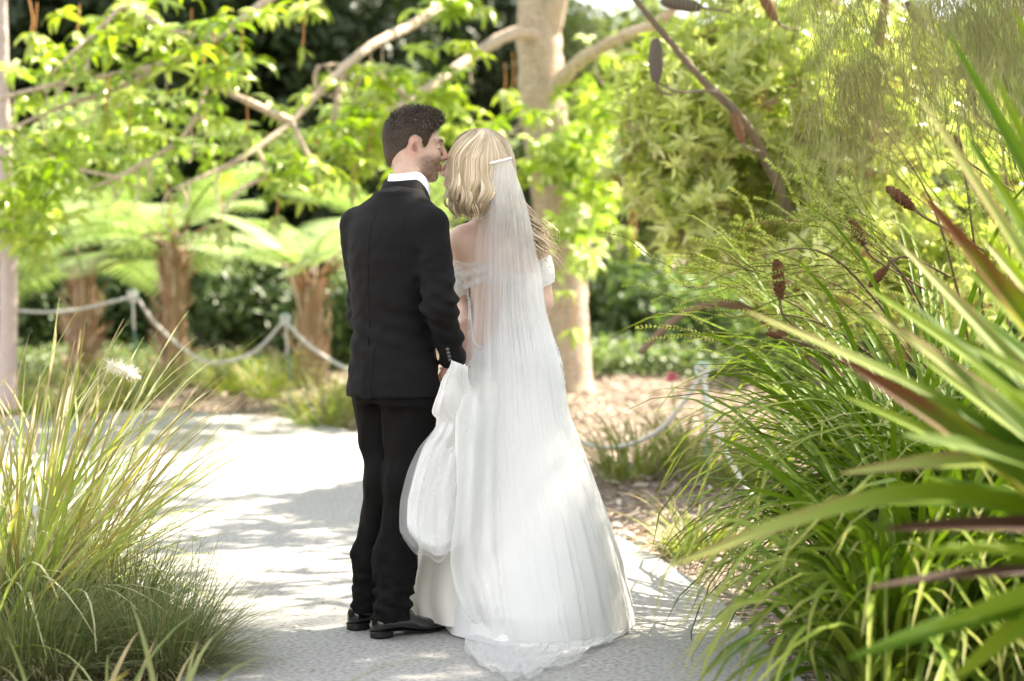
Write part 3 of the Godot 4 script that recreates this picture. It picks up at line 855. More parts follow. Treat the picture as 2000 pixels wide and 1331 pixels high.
	# the train lifted in the hand: gathered at the cuff, a puff under it, then one sweep of cloth back into the skirt
	for layer in 2:
		var sw := MB.new()
		var g := float(layer)
		sheet(sw, 120, 110, func(u, v):
			var low: float = tab([[0.0, 1046.0], [0.12, 1076.0], [0.28, 1090.0], [0.45, 1080.0], [0.7, 1046.0], [1.0, 1000.0]], u) + g * (10.0 + 7.0 * sin(u * 21.0))
			var row: float = lerpf(lerpf(704.0, 716.0, u), low, v)
			var l: float = tab([[702, 882], [712, 880], [724, 874], [740, 864], [765, 856], [790, 847], [808, 844], [820, 853], [836, 850], [870, 828], [900, 817], [950, 803], [985, 796], [1040, 796], [1090, 808]], row) - 15.0 * g * sstep(820.0, 930.0, row)
			var r: float = lerpf(914.0, 968.0, sstep(730.0, 860.0, row))
			var open_: float = sstep(0.0, 0.42, v)
			var puff_: float = exp(-pow((row - 780.0) / 38.0, 2.0)) - 0.5 * exp(-pow((row - 826.0) / 14.0, 2.0))
			var fold: float = 0.006 * sin(u * 37.0 + v * 3.0 + 2.0 * sin(u * 7.0)) * (0.5 + 0.5 * open_) + 0.012 * sin(u * 11.0 + v * 2.4 + sin(v * 4.0)) * open_ + 0.022 * noise_fold.get_noise_2d(u * 130.0 + 30.0 * v, row * 0.15 + 70.0 * g)
			fold *= 1.0 - 0.7 * sstep(0.75, 1.0, u)
			var zz: float = lerpf(0.455, lerpf(0.40, 0.07, sstep(0.0, 0.45, v)), pow(u, 1.7)) + 0.065 * sin(u * PI) * open_ + 0.035 * puff_ * sin(minf(u * 1.6, 1.0) * PI) + 0.014 * g + fold + 0.06 * sstep(0.3, 0.0, v)
			var q := bp(lerpf(l, r, u), row, zz)
			q.z -= 0.07 * sstep(0.94, 1.0, v) * (1.0 - u)
			return q)
		obj("lifted_train" if layer == 0 else "tulle_overlay", sw.mesh(), plain if layer == 0 else white_cloth(0.30), root)
	# sheer fall of tulle from the hip over the lifted part
	var tf := MB.new()
	sheet(tf, 60, 100, func(u, v):
		var row: float = lerpf(690.0, 1213.0, v)
		var l: float = tab([[690, 906], [760, 899], [850, 893], [950, 888], [1050, 883], [1120, 887], [1213, 910]], row) + 5.0 * sin(row * 0.021)
		var zl: float = tab([[690, 0.16], [740, 0.34], [800, 0.45], [950, 0.47], [1060, 0.45], [1140, 0.40], [1213, 0.40]], row)
		var zr: float = tab(dress_z, row) + 0.05 * sstep(740.0, 1215.0, row) + 0.005
		var zz: float = lerpf(zl, zr, sstep(0.0, 1.0, u)) + (0.010 * sin(u * 19.0 + 2.0 * sin(row * 0.008)) + 0.022 * noise_fold.get_noise_2d(u * 60.0, row * 0.12)) * sstep(0.0, 0.3, v)
		var q := bp(lerpf(l, 1000.0, u), row, zz)
		q.y = maxf(q.y, 0.012)
		return q, func(u, v): return Color(1, 1, 1, sstep(0.0, 0.22, v) * (1.0 - 0.6 * sstep(0.9, 1.0, v)) * (1.0 - sstep(0.6, 1.0, u))))
	obj("tulle_fall", tf.mesh(), white_cloth(0.62), root)
	# bare foot in a pale sandal under the hem
	var shm := MB.new()
	var tip := Vector3(W(886, 0, 8.45).x, 0.022, -8.45) - root.position
	blob(shm, tip + Vector3(0.035, 0.0, -0.03), Vector3(0.05, 0.022, 0.034), 16, 10)
	obj("sandal", shm.mesh(), mat(Color(0.62, 0.50, 0.40), 0.4, 0.5), root)

func build_veil(root: Node3D) -> void:
	var vl := [[318, 960], [340, 954], [380, 945], [430, 935], [480, 927], [540, 921], [600, 914], [680, 906], [760, 901], [860, 893], [960, 886], [1040, 881], [1100, 880], [1160, 888], [1215, 905], [1300, 925]]
	var vr := [[318, 1000], [340, 1008], [380, 1023], [430, 1036], [480, 1046], [540, 1058], [600, 1067], [660, 1083], [720, 1099], [800, 1112], [900, 1142], [1000, 1180], [1080, 1206], [1150, 1222], [1215, 1226], [1300, 1170]]
	var vz := [[318, 0.215], [360, 0.225], [420, 0.215], [480, 0.16], [560, 0.135], [640, 0.135], [700, 0.165], [790, 0.205], [900, 0.285], [1000, 0.36], [1100, 0.455], [1160, 0.50]]
	noise_fold.seed = 4
	for layer in 2:
		var mb := MB.new()
		var g := float(layer)
		sheet(mb, 200, 150, func(u, v):
			var s: float = v * 1.0
			var row: float = lerpf(313.0, 1215.0, minf(s / 0.86, 1.0)) + (1.0 - u) * 5.0 * sstep(0.1, 0.0, v)
			var fall: float = maxf(s - 0.86, 0.0) / 0.14          # the part that lies on the path
			var uu: float = u + 0.012 * sin(u * 43.0 + g * 2.0) + 0.010 * sin(u * 97.0 + 1.0 + g)
			var zc: float = tab(vz, row) + 0.012 * g
			var side: float = (u * 2.0 - 1.0)
			var zz: float = zc - (0.055 * side * side) * sstep(318.0, 420.0, row) - 0.08 * sstep(700.0, 1150.0, row) * side * side
			zz = lerpf(zz, (zc + 0.01) * sqrt(1.0 - 0.86 * side * side) + 0.012, sstep(640.0, 820.0, row))
			var amp: float = tab([[318, 0.0020], [360, 0.004], [500, 0.008], [700, 0.006], [900, 0.005], [1215, 0.008]], row)
			var fine: float = 1.0 - 0.75 * sstep(520.0, 900.0, row)
			zz += amp * (sin(u * 118.0 + 5.0 * sin(u * 9.0 + g) + 2.0 * sin(row * 0.006 + u * 5.0)) * 0.6 * fine + sin(u * 41.0 + 1.3 + g * 2.0 + 3.0 * sin(u * 6.0) + 1.5 * sin(row * 0.005)) * 0.55) + 0.024 * noise_fold.get_noise_2d(u * 55.0 + g * 50.0, row * 0.07) * sstep(400.0, 900.0, row)
			var p := bp(lerpf(tab(vl, row), tab(vr, row), uu), row, 0.0)
			p.x *= (-BZ - zz) / (-BZ)                             # stays on its sight line
			p.x += W(985, 0, -BZ).x * ((-BZ - zz) / (-BZ) - 1.0)
			p.z = zz
			if fall > 0.0:
				# runs out over the concrete towards the camera
				var reach: float = (0.46 + 0.10 * g) * fall * (tab([[0.0, 0.72], [0.2, 0.92], [0.5, 1.0], [0.75, 0.7], [1.0, 0.42]], u) + 0.22 * noise_fold.get_noise_2d(u * 160.0, 5.0 + g * 9.0) + 0.20 * noise_fold.get_noise_2d(u * 330.0, 9.0 + g * 30.0))
				p.z += reach
				p.x = lerpf(p.x, lerpf(-0.13, 0.36, pow(u, 1.3)) + 0.03 * sin(u * 7.0), sstep(0.0, 0.9, fall))
			var lift: float = 0.012 + 0.022 * maxf(noise_fold.get_noise_2d(u * 150.0 + g * 80.0 + fall * 60.0, fall * 90.0 - u * 40.0) + 0.25, 0.0) * (1.0 if fall > 0.0 else 0.0) * (1.0 - 0.6 * fall)
			p.y = maxf(p.y * (1.0 if fall == 0.0 else 0.0), lift + 0.004 * g)
			return p, func(u, v): return Color(1, 1, 1, lerpf(lerpf(0.42, 1.0, sstep(0.10, 0.34, u)), 1.0, sstep(0.35, 0.6, v)) * lerpf(1.0, 0.75, sstep(0.86, 1.0, v))))
		var veil := obj("veil" if layer == 0 else "veil_layer", mb.mesh(), white_cloth(0.44 if layer == 0 else 0.34, 0.6), root)
		if layer == 0:
			var cb := MB.new()
			tube(cb, curve([bp(957, 320, 0.228), bp(968, 317, 0.236), bp(985, 313, 0.236), bp(999, 309, 0.226)], 6), func(_f): return 0.0052, 8, null, 0.0)
			obj("comb", cb.mesh(), mat(Color(0.75, 0.70, 0.68), 0.35, 0.5), veil)

# ---------------------------------------------------------------- ground
var path_poly := PackedVector2Array()
func make_path_line() -> void:
	var a := [Vector3(0.92, 0, 2.0), Vector3(0.95, 0, -6.0), Vector3(0.82, 0, -8.5), Vector3(0.66, 0, -9.8), Vector3(0.44, 0, -10.84), Vector3(0.06, 0, -12.3), Vector3(-0.45, 0, -14.0), Vector3(-1.02, 0, -15.5), Vector3(-1.6, 0, -16.5), Vector3(-2.5, 0, -17.05), Vector3(-3.3, 0, -16.7), Vector3(-4.8, 0, -15.6), Vector3(-9.0, 0, -14.2)]
	var b := [Vector3(-9.0, 0, -11.6), Vector3(-4.4, 0, -12.2), Vector3(-2.8, 0, -11.7), Vector3(-1.9, 0, -10.6), Vector3(-1.42, 0, -9.3), Vector3(-1.10, 0, -8.5), Vector3(-1.04, 0, -7.6), Vector3(-1.02, 0, -6.0), Vector3(-1.0, 0, 2.0)]
	for l in [a, b]:
		for p in curve(l, 6): path_poly.append(Vector2(p.x, p.z))
func off_path(x: float, z: float) -> float:            # metres outside the path, 0 on it
	var q := Vector2(x, z)
	if Geometry2D.is_point_in_polygon(q, path_poly): return 0.0
	var d := 1e9
	for k in path_poly.size():
		d = minf(d, q.distance_squared_to(Geometry2D.get_closest_point_to_segment(q, path_poly[k], path_poly[(k + 1) % path_poly.size()])))
	return sqrt(d)
func gh(x: float, z: float) -> float:
	var d := off_path(x, z)
	if d == 0.0: return -0.05
	var hill := maxf(-24.0 - z, 0.0)
	return -0.03 + 0.07 * sstep(0.0, 0.9, d) + 0.035 * nz.get_noise_2d(x * 1.3, z * 1.3) * sstep(0.0, 0.7, d) + hill * 0.09 + 0.25 * sstep(0, 10, hill) * nz.get_noise_2d(x * 0.2, z * 0.2) 
func G(px: float, d: float) -> Vector3:
	var x := (px - 1000.0) / F * d
	return Vector3(x, gh(x, -d), -d)

func build_ground() -> void:
	make_path_line()
	var mulch := mat(Color(1, 1, 1), 0.95, 0.2, false)
	mulch.albedo_texture = noise_tex(0.02, 1024, FastNoiseLite.TYPE_SIMPLEX_SMOOTH, 5, ramp([[0.2, Color(0.095, 0.070, 0.052)], [0.45, Color(0.20, 0.152, 0.118)], [0.62, Color(0.31, 0.25, 0.20)], [0.85, Color(0.45, 0.38, 0.32)]]))
	bump(mulch, noise_tex(0.09, 512, FastNoiseLite.TYPE_CELLULAR, 3), 3.0, Vector3.ONE * 0.9)
	var mb := MB.new()
	var xs := []; var zs := []
	for k in 97: xs.append(signf(k - 48.0) * (absf(k - 48.0) * 0.07 + pow(absf(k - 48.0) / 48.0, 4.0) * 60.0))
	for k in 150: zs.append(3.0 - k * 0.17 - pow(k / 149.0, 6.0) * 80.0)
	for z in zs:
		for x in xs: mb.vert(Vector3(x, gh(x, z), z))
	for j in zs.size() - 1:
		for i in xs.size() - 1:
			var a: int = j * xs.size() + i
			mb.quad(a, a + 1, a + 1 + xs.size(), a + xs.size()) if false else mb.quad(a, a + xs.size(), a + xs.size() + 1, a + 1)
	struct(obj("ground", mb.mesh(), mulch))
	# path: a slab of pale concrete with two saw-cut joints
	var conc := mat(Color(1, 1, 1), 0.9, 0.3, false)
	conc.albedo_texture = noise_tex(0.012, 1024, FastNoiseLite.TYPE_SIMPLEX_SMOOTH, 6, ramp([[0.15, Color(0.25, 0.238, 0.218)], [0.4, Color(0.345, 0.333, 0.312)], [0.6, Color(0.385, 0.373, 0.352)], [0.85, Color(0.44, 0.426, 0.402)]]), 7)
	bump(conc, noise_tex(0.30, 512, FastNoiseLite.TYPE_SIMPLEX, 3), 0.35, Vector3.ONE * 3.1)
	var pm := MB.new()
	for p in path_poly: pm.vert(Vector3(p.x, 0, p.y))
	var tris := Geometry2D.triangulate_polygon(path_poly)
	for k in range(0, tris.size(), 3):
		var a := path_poly[tris[k]]; var b := path_poly[tris[k + 1]]; var c := path_poly[tris[k + 2]]
		if (b - a).cross(c - a) < 0.0: pm.tri(tris[k], tris[k + 2], tris[k + 1])
		else: pm.tri(tris[k], tris[k + 1], tris[k + 2])
	var n := path_poly.size()
	var first := pm.v.size()
	for p in path_poly:
		pm.vert(Vector3(p.x, 0.0, p.y)); pm.vert(Vector3(p.x, -0.12, p.y))
	for k in n:
		var a := first + k * 2; var b := first + ((k + 1) % n) * 2
		pm.quad(a, b, b + 1, a + 1)
	var slab := struct(obj("path", pm.mesh(), conc))
	# saw-cut joints, a little darker than the slab
	var jm := mat(Color(0.20, 0.19, 0.175), 0.95, 0.2, false)
	for z in [-8.63, -11.9, -5.4]:
		var jb := MB.new()
		for k in 41:
			var x := lerpf(-1.0, 0.55, k / 40.0)
			var w := 0.0025 + 0.0015 * nz.get_noise_2d(x * 9.0, z)
			jb.vert(Vector3(x, 0.003, z + 0.05 * x - w)); jb.vert(Vector3(x, 0.003, z + 0.05 * x + w))
		for k in 40: jb.quad(k * 2, k * 2 + 2, k * 2 + 3, k * 2 + 1)
		obj("saw_joint", jb.mesh(), jm, slab)

func build_litter() -> void:
	var lm := leaf_mat(Color(0.10, 0.08, 0.05), 0.8, 0.2)
	rng.seed = 31
	var one := MB.new()
	strip(one, curve([Vector3(-0.5, 0.02, 0), Vector3(-0.1, 0.10, 0.03), Vector3(0.25, 0.06, 0), Vector3(0.5, 0.12, -0.06)], 2), func(_f): return Vector3(0, 0, 1), func(f): return 0.17 * sin(f * PI) + 0.01, 0.35, func(_f): return Color.WHITE)
	var tfs := []; var cols := []
	while tfs.size() < 15000:
		var d := 6.8 + pow(rng.randf(), 0.85) * 18.0
		var half := d * 0.24
		var x := rf(-half, half)
		var o := off_path(x, -d)
		if o < 0.02 or (o < 0.1 and rng.randf() < 0.5): continue
		var s := rf(0.02, 0.075) * (1.0 + d * 0.03)
		tfs.append(Transform3D(Basis.from_euler(Vector3(rf(-0.6, 0.6), rf(0, TAU), rf(-0.5, 0.5))) * Basis.from_scale(Vector3(s, s, s * rf(0.5, 1.2))), Vector3(x, gh(x, -d) + 0.012, -d)))
		cols.append(Color(0.16, 0.11, 0.08).lerp(Color(0.52, 0.44, 0.37), pow(rng.randf(), 1.3)) * rf(0.8, 1.1))
	var o := many("leaf_litter", one.mesh(), lm, tfs, cols)
	tag(o, "dry brown and buff fallen leaves and mulch covering the beds beside the path", "leaf litter")
	# grit and crumbs of leaf on the concrete
	var tg := []
	while tg.size() < 900:
		var d := 7.6 + rng.randf() * 6.0
		var x := rf(-d * 0.22, d * 0.2)
		if off_path(x, -d) > 0.0: continue
		var s := rf(0.004, 0.011) * (1.0 if rng.randf() < 0.9 else 1.8)
		tg.append(Transform3D(Basis.from_euler(Vector3(rf(-0.3, 0.3), rf(0, TAU), rf(-0.3, 0.3))) * Basis.from_scale(Vector3(s, s, s)), Vector3(x, 0.003, -d)))
	tag(many("path_grit", one.mesh(), lm, tg, tints(tg.size(), Color(0.12, 0.08, 0.05), Color(0.34, 0.27, 0.19))), "fine brown crumbs of leaf and grit scattered over the pale concrete path", "grit")
	# single leaves and pods dropped on the concrete
	var rim := [mat(Color(0.16, 0.10, 0.06), 0.7), mat(Color(0.22, 0.30, 0.10), 0.6), mat(Color(0.46, 0.41, 0.32), 0.7)]
	for q in [[553, 1116, 1, "small green leaf on the path left of the man's calves, near the sunlit patch"], [472, 1160, 1, "upturned green leaf scrap on the path close to the dark tussock"], [500, 1142, 0, "brown leaf crumb on the path just above the upturned green scrap"],
		[527, 1163, 0, "dark seed pod on the path, left one of a pair between tussock and man"], [542, 1170, 0, "dark seed pod on the path, right one of a pair between tussock and man"], [630, 1180, 0, "brown seed pod on the path a hand's width left of the man's trouser hem"],
		[652, 1192, 0, "brown seed pod on the path nearest to the man's left heel"], [570, 1204, 0, "brown seed pod on the path lying on the saw-cut joint"], [577, 1227, 2, "pale dry leaf lying flat on the path left of the man's shoes"],
		[553, 1226, 0, "brown leaf crumb on the path just left of the flat pale leaf"], [490, 1264, 2, "curled pale leaf on the path right beside the dark tussock"], [610, 1312, 0, "brown seed pod at the bottom picture edge below the man's shoes"],
		[450, 1309, 0, "brown seed pod at the bottom picture edge beside the dark tussock"], [588, 975, 2, "pale leaf on the sunlit path level with the man's knees"], [1172, 1112, 1, "green leaf sprig on the path right of the gown's skirt"]]:
		var d: float = 7071.0 / (q[1] - 388.0)
		var s := rf(0.035, 0.05) if q[2] else rf(0.014, 0.024)
		var e := obj("fallen_leaf", one.mesh(), rim[q[2]], self, Transform3D(Basis.from_euler(Vector3(rf(-0.2, 0.2), rf(0, TAU), 0)) * Basis.from_scale(Vector3(s, s, s * (1.0 if q[2] else 1.8))), W(q[0], 388.0, d) - Vector3(0, EYE - 0.004, 0)))
		tag(e, q[3], "fallen leaf", "fallen leaves on the path")
	var sm := mat(Color(0.50, 0.46, 0.40), 0.9, 0.2)
	bump(sm, noise_tex(0.05, 256), 0.6, Vector3.ONE * 8.0)
	for q in [[1222, 1042, 0.030, "largest pale stone at the right path edge beside the gown"], [1252, 1052, 0.022, "pale stone right of the largest one at the path edge"], [1206, 1022, 0.018, "small pale stone behind the largest one at the path edge"]]:
		var d: float = 7071.0 / (q[1] - 388.0)
		var mb := MB.new()
		var r: float = q[2]
		sheet(mb, 18, 12, func(u, v):
			var n := Vector3(sin(v * PI) * cos(-u * TAU), cos(v * PI), sin(v * PI) * sin(-u * TAU))
			return n * Vector3(r * 1.3, r * 0.75, r) * (1.0 + 0.35 * nz.get_noise_3dv(n * 1.6 + Vector3(d, 0, r * 90.0))), null, true)
		var p := G(q[0], d)
		tag(obj("stone", mb.mesh(), sm, self, Transform3D(Basis(), p + Vector3(0, r * 0.45, 0))), q[3], "stone", "stones at the right path edge")

# ---------------------------------------------------------------- leaves and blades
func leaf_mesh(len_: float, wid: float, droop: float, fold: float, seg := 5, col := Color.WHITE) -> MB:
	var mb := MB.new()
	var p := PackedVector3Array()
	var at := Vector3.ZERO
	for k in seg + 1:
		p.append(at)
		var a := 0.25 - droop * (k + 0.5) / seg
		at += Vector3(cos(a), sin(a), 0) * len_ / seg
	strip(mb, p, func(_f): return Vector3(0, 0, 1), func(f): return wid * 0.5 * pow(sin(PI * pow(clampf(f * 0.96 + 0.02, 0, 1), 0.8)), 0.8), fold, func(f): return col * (0.92 + 0.16 * f))
	return mb
func leaf_whorl(n: int, len_: float, wid: float, up: float, droop: float, seed_: int, seg := 4) -> ArrayMesh:
	rng.seed = seed_
	var ms := []; var tfs := []
	for k in n:
		var s := rf(0.7, 1.1)
		ms.append(leaf_mesh(len_ * s, wid * s, droop * rf(0.6, 1.4), rf(0.1, 0.35), seg).mesh())
		tfs.append(Transform3D(Basis.from_euler(Vector3(0, TAU * k / n + rf(-0.4, 0.4), 0)) * Basis(Vector3.BACK, up * rf(0.4, 1.4)) * Basis(Vector3.RIGHT, rf(-0.5, 0.5)), Vector3(rf(-0.1, 0.1), rf(-0.15, 0.15), rf(-0.1, 0.1)) * len_ * 0.4))
	return joined(ms, tfs)
func spray(n: int, reach: float, len_: float, wid: float, seed_: int, seg := 3) -> ArrayMesh:   # a twiggy clump of leaves spread through a ball
	rng.seed = seed_
	var ms := []; var tfs := []
	for k in n:
		var s := rf(0.7, 1.25)
		ms.append(leaf_mesh(len_ * s, wid * s, rf(0.2, 1.0), rf(0.1, 0.35), seg).mesh())
		var dir := Vector3(rf(-1, 1), rf(-0.8, 1), rf(-1, 1)).normalized()
		tfs.append(Transform3D(Basis.from_euler(Vector3(rf(-0.9, 0.9), rf(0, TAU), rf(-0.8, 0.8))), dir * reach * pow(rng.randf(), 0.4)))
	return joined(ms, tfs)
func tints(n: int, a: Color, b: Color, dry := 0.0) -> Array:
	var o := []
	for k in n:
		var c := a.lerp(b, rng.randf()) * rf(0.8, 1.2)
		if dry > 0.0 and rng.randf() < dry: c = Color(0.30, 0.22, 0.10) * rf(0.7, 1.2)
		c.a = 1.0
		o.append(c)
	return o
func puff(c: Vector3, r: Vector3, n: int, s0: float, s1: float, hollow := 0.3, tilt := 0.9) -> Array:
	# places for leaf clumps in an uneven cloud round c
	var o := []
	while o.size() < n:
		var q := Vector3(rf(-1, 1), rf(-1, 1), rf(-1, 1))
		if q.length() > 1.0 or q.length() < hollow * rng.randf(): continue
		var p := c + q * r
		if nz.get_noise_3dv(p * 0.9) < -0.18: continue
		o.append(Transform3D(Basis.from_euler(Vector3(rf(-tilt, tilt), rf(0, TAU), rf(-tilt, tilt))) * Basis.from_scale(Vector3.ONE * rf(s0, s1)), p))
	return o
func blade_mesh(len_: float, wid: float, lean: float, bend: float, seg: int, base: Color, mid: Color, tip: Color, pw := 1.5, fold := 0.35) -> ArrayMesh:
	var mb := MB.new()
	var p := PackedVector3Array()
	var at := Vector3.ZERO
	var sway := rf(-0.25, 0.25)
	for k in seg + 1:
		p.append(at)
		var f := (k + 0.5) / seg
		var a := lean - bend * pow(f, pw)
		at += Vector3(cos(a), sin(a), sway * f * f) * len_ / seg
	strip(mb, p, func(f): return Vector3(0, 0.12 * sin(f * 5.0 + len_ * 20.0), 1), func(f): return wid * 0.5 * (0.75 + 0.25 * sin(f * PI)) * pow(1.0 - pow(f, 2.2), 0.8) + 0.0004, fold, func(f): return base.lerp(mid, sstep(0.0, 0.25, f)).lerp(tip, sstep(0.72, 1.0, f)))
	return mb.mesh()
func clump(root: Node3D, part: String, kinds: Array, m: Material, n: int, n_rest: int, spread: float, arc := Vector2(0, TAU), scale := Vector2(0.75, 1.15), tilt := 0.18, lo := -1e9, hi := 1e9) -> void:
	var tfs := []
	var ends := []
	for m_ in kinds:
		var a: PackedVector3Array = m_.surface_get_arrays(0)[Mesh.ARRAY_VERTEX]
		ends.append([a[a.size() - 2], a[a.size() / 2]])
	while tfs.size() < n + n_rest:
		var k := tfs.size()
		var yaw := rf(arc.x, arc.y)
		var r := spread * sqrt(rng.randf())
		var off := Vector3(cos(yaw + rf(-0.7, 0.7)) * r, 0, -sin(yaw + rf(-0.7, 0.7)) * r)
		var s := rf(scale.x, scale.y)
		var b := Basis(Vector3.UP, yaw) * Basis(Vector3.RIGHT, rf(-0.35, 0.35)) * Basis(Vector3.BACK, rf(-tilt, tilt))
		var tf := Transform3D(b * Basis.from_scale(Vector3(s, s, rf(0.8, 1.2))), off)
		var clear := true                                  # blades that would lie over the couple are trimmed away
		for e in ends[k % kinds.size()]:
			var w: Vector3 = root.position + tf * e
			var px := 1000.0 + w.x / -w.z * F
			if px < lo or px > hi: clear = false
		if clear: tfs.append(tf)
	for k in n: obj(part, kinds[k % kinds.size()], m, root, tfs[k])
	if n_rest: stuff(obj("rest_of_" + part + "s", joined(kinds, tfs.slice(n)), m, root))

# ---------------------------------------------------------------- plants by the path
func strap_kinds(n: int, len0: float, len1: float, wid: float, lean: Vector2, bend: Vector2, g0: Color, g1: Color, seed_: int, dry := 0.12) -> Array:
	rng.seed = seed_
	var o := []
	for k in n:
		var c := g0.lerp(g1, rng.randf())
		var tip := c.lerp(Color(0.38, 0.30, 0.12), rf(0.1, 0.7))
		if rng.randf() < dry:
			c = Color(0.36, 0.28, 0.15); tip = Color(0.30, 0.22, 0.13)
		o.append(blade_mesh(rf(len0, len1), wid * rf(0.7, 1.15), rf(lean.x, lean.y), rf(bend.x, bend.y), 9, c.lerp(Color(0.30, 0.33, 0.16), 0.5), c, tip, rf(1.2, 1.9)))
	return o
func build_straps() -> void:
	var lm := leaf_mat(Color(0.56, 0.70, 0.12), 0.45, 0.28)
	var k1 := strap_kinds(22, 1.25, 1.85, 0.031, Vector2(1.0, 1.48), Vector2(1.3, 2.5), Color(0.065, 0.120, 0.010), Color(0.23, 0.295, 0.04), 41, 0.09)
	var spots := [["lower front clump of green strap-leaf grass beside the path, under the broad blades", 1840, 7.4, 300, 100, 0.24],
		["tall back clump of green strap-leaf grass beside the right rope post", 1840, 8.7, 300, 100, 0.26],
		["clump of green strap-leaf grass behind the broad blades at the right edge", 2060, 7.9, 260, 60, 0.22],
		["clump of strap-leaf grass low at the bottom right, its tips over the path", 1760, 6.9, 260, 60, 0.2]]
	for s in spots:
		rng.seed = int(s[1])
		var t := thing("strap_leaf_grass", s[0], "grass clump", G(s[1], s[2]) , "strap-leaf grass right of the path")
		clump(t, "blade", k1, lm, s[3], s[4], s[5], Vector2(0, TAU), Vector2(0.95, 1.35) if s[2] > 8.0 else Vector2(0.78, 1.12) if s[2] > 7.0 else Vector2(0.6, 0.85), 0.18, 1185.0 + 140.0 * rf(0, 1))
	# left: paler, finer, in the sun
	var k2 := strap_kinds(20, 0.85, 1.45, 0.0125, Vector2(0.35, 1.4), Vector2(0.2, 1.3), Color(0.27, 0.31, 0.09), Color(0.56, 0.55, 0.35), 43, 0.30)
	var lspots := [["tall pale strap-leaf grass at the left edge, blades reaching over the path", 20, 8.5, 300, 200, 0.28],
		["strap-leaf grass clump behind the tall pale one at the left edge", 110, 9.4, 160, 0, 0.28],
		["strap-leaf grass low at the left edge in front of the tall pale clump", -60, 7.8, 90, 0, 0.2]]
	for s in lspots:
		rng.seed = int(s[2] * 100)
		var t := thing("strap_leaf_grass", s[0], "grass clump", G(s[1], s[2]), "strap-leaf grass left of the path")
		clump(t, "blade", k2, lm, s[3], s[4], s[5], Vector2(0, TAU), Vector2(0.7, 1.15), 0.18, -1e9, 545.0)
	# fine dark tussocks at the bottom left
	rng.seed = 47
	var nm := leaf_mat(Color(0.25, 0.34, 0.12), 0.6, 0.3)
	var k3 := []
	for k in 14: k3.append(blade_mesh(rf(0.28, 0.46), 0.0032, rf(0.5, 1.45), rf(0.3, 1.4), 5, Color(0.15, 0.14, 0.065), Color(0.10, 0.15, 0.045).lerp(Color(0.25, 0.24, 0.11), rng.randf()), Color(0.20, 0.18, 0.09), 1.4, 0.2))
	var tus := [["dark green fine-leaved tussock spreading over the path edge at the bottom left", 300, 7.75, 1500, 0.16], ["fine-leaved tussock in the bottom left corner", 60, 7.6, 1300, 0.18], ["fine olive tussock under the tall pale grass by the left path edge", 235, 8.5, 1000, 0.16], ["fine-leaved tussock at the left frame edge below the pale grass", 30, 8.25, 1300, 0.16]]
	for s in tus:
		var t := thing("fine_grass_tussock", s[0], "grass tussock", G(s[1], s[2]) - Vector3(0, 0.02, 0), "fine tussocks at the bottom left")
		clump(t, "needle_blade", k3, nm, 0, s[3], s[4])
	# a few broad blades close to the camera, out of focus
	rng.seed = 49
	var k5 := strap_kinds(9, 0.55, 0.85, 0.024, Vector2(0.9, 1.5), Vector2(0.6, 1.7), Color(0.13, 0.17, 0.05), Color(0.30, 0.27, 0.13), 50, 0.3)
	for s in [["broad blades with dry tips close to the camera at the bottom left", 120, 6.1, 30], ["few broad blades close to the camera in the bottom left corner", 330, 6.0, 16]]:
		var t := thing("strap_leaf_grass", s[0], "grass clump", G(s[1], s[2]) - Vector3(0, 0.12, 0), "broad blades at the bottom left")
		clump(t, "blade", k5, lm, s[3], 0, 0.22, Vector2(0, TAU), Vector2(0.7, 1.05))
	# small tufts along the far edges
	var k4 := strap_kinds(10, 0.35, 0.6, 0.012, Vector2(0.8, 1.5), Vector2(0.8, 2.0), Color(0.14, 0.19, 0.05), Color(0.30, 0.30, 0.09), 48, 0.15)
	var tufts := [["yellow-green grass tuft at the far path edge left of the man's leg", 635, 16.0, 0.26], ["grass tuft under the rope beside the gown's right hem", 1235, 12.6, 0.24], ["grass tuft between the gown and the right rope post", 1330, 12.9, 0.2], ["grass tuft at the foot of the middle fern", 440, 18.1, 0.22], ["grass tuft left of the middle rope post", 520, 17.6, 0.2], ["sunlit grass tuft behind the tall pale grass at the left", 130, 16.5, 0.3], ["grass tuft beside the dark path end at the left", 290, 17.9, 0.25], ["leftmost sunlit grass tuft behind the white brush flower", 40, 17.0, 0.3], ["grass tuft below the left rope post", 215, 17.2, 0.3], ["grass tuft right of the right rope post", 1440, 12.3, 0.2], ["grass tuft below the fern behind the man", 690, 17.0, 0.22], ["dry grass tuft at the right path edge by the strap-leaf grass", 1360, 10.2, 0.16]]
	for s in tufts:
		rng.seed = int(s[1])
		var t := thing("grass_tuft", s[0], "grass tuft", G(s[1], s[2]), "small grass tufts along the path")
		clump(t, "blade", k4, lm, 70, 60, s[3] * 0.7, Vector2(0, TAU), Vector2(0.6, 1.1) if s[2] > 12 else Vector2(0.4, 0.75))

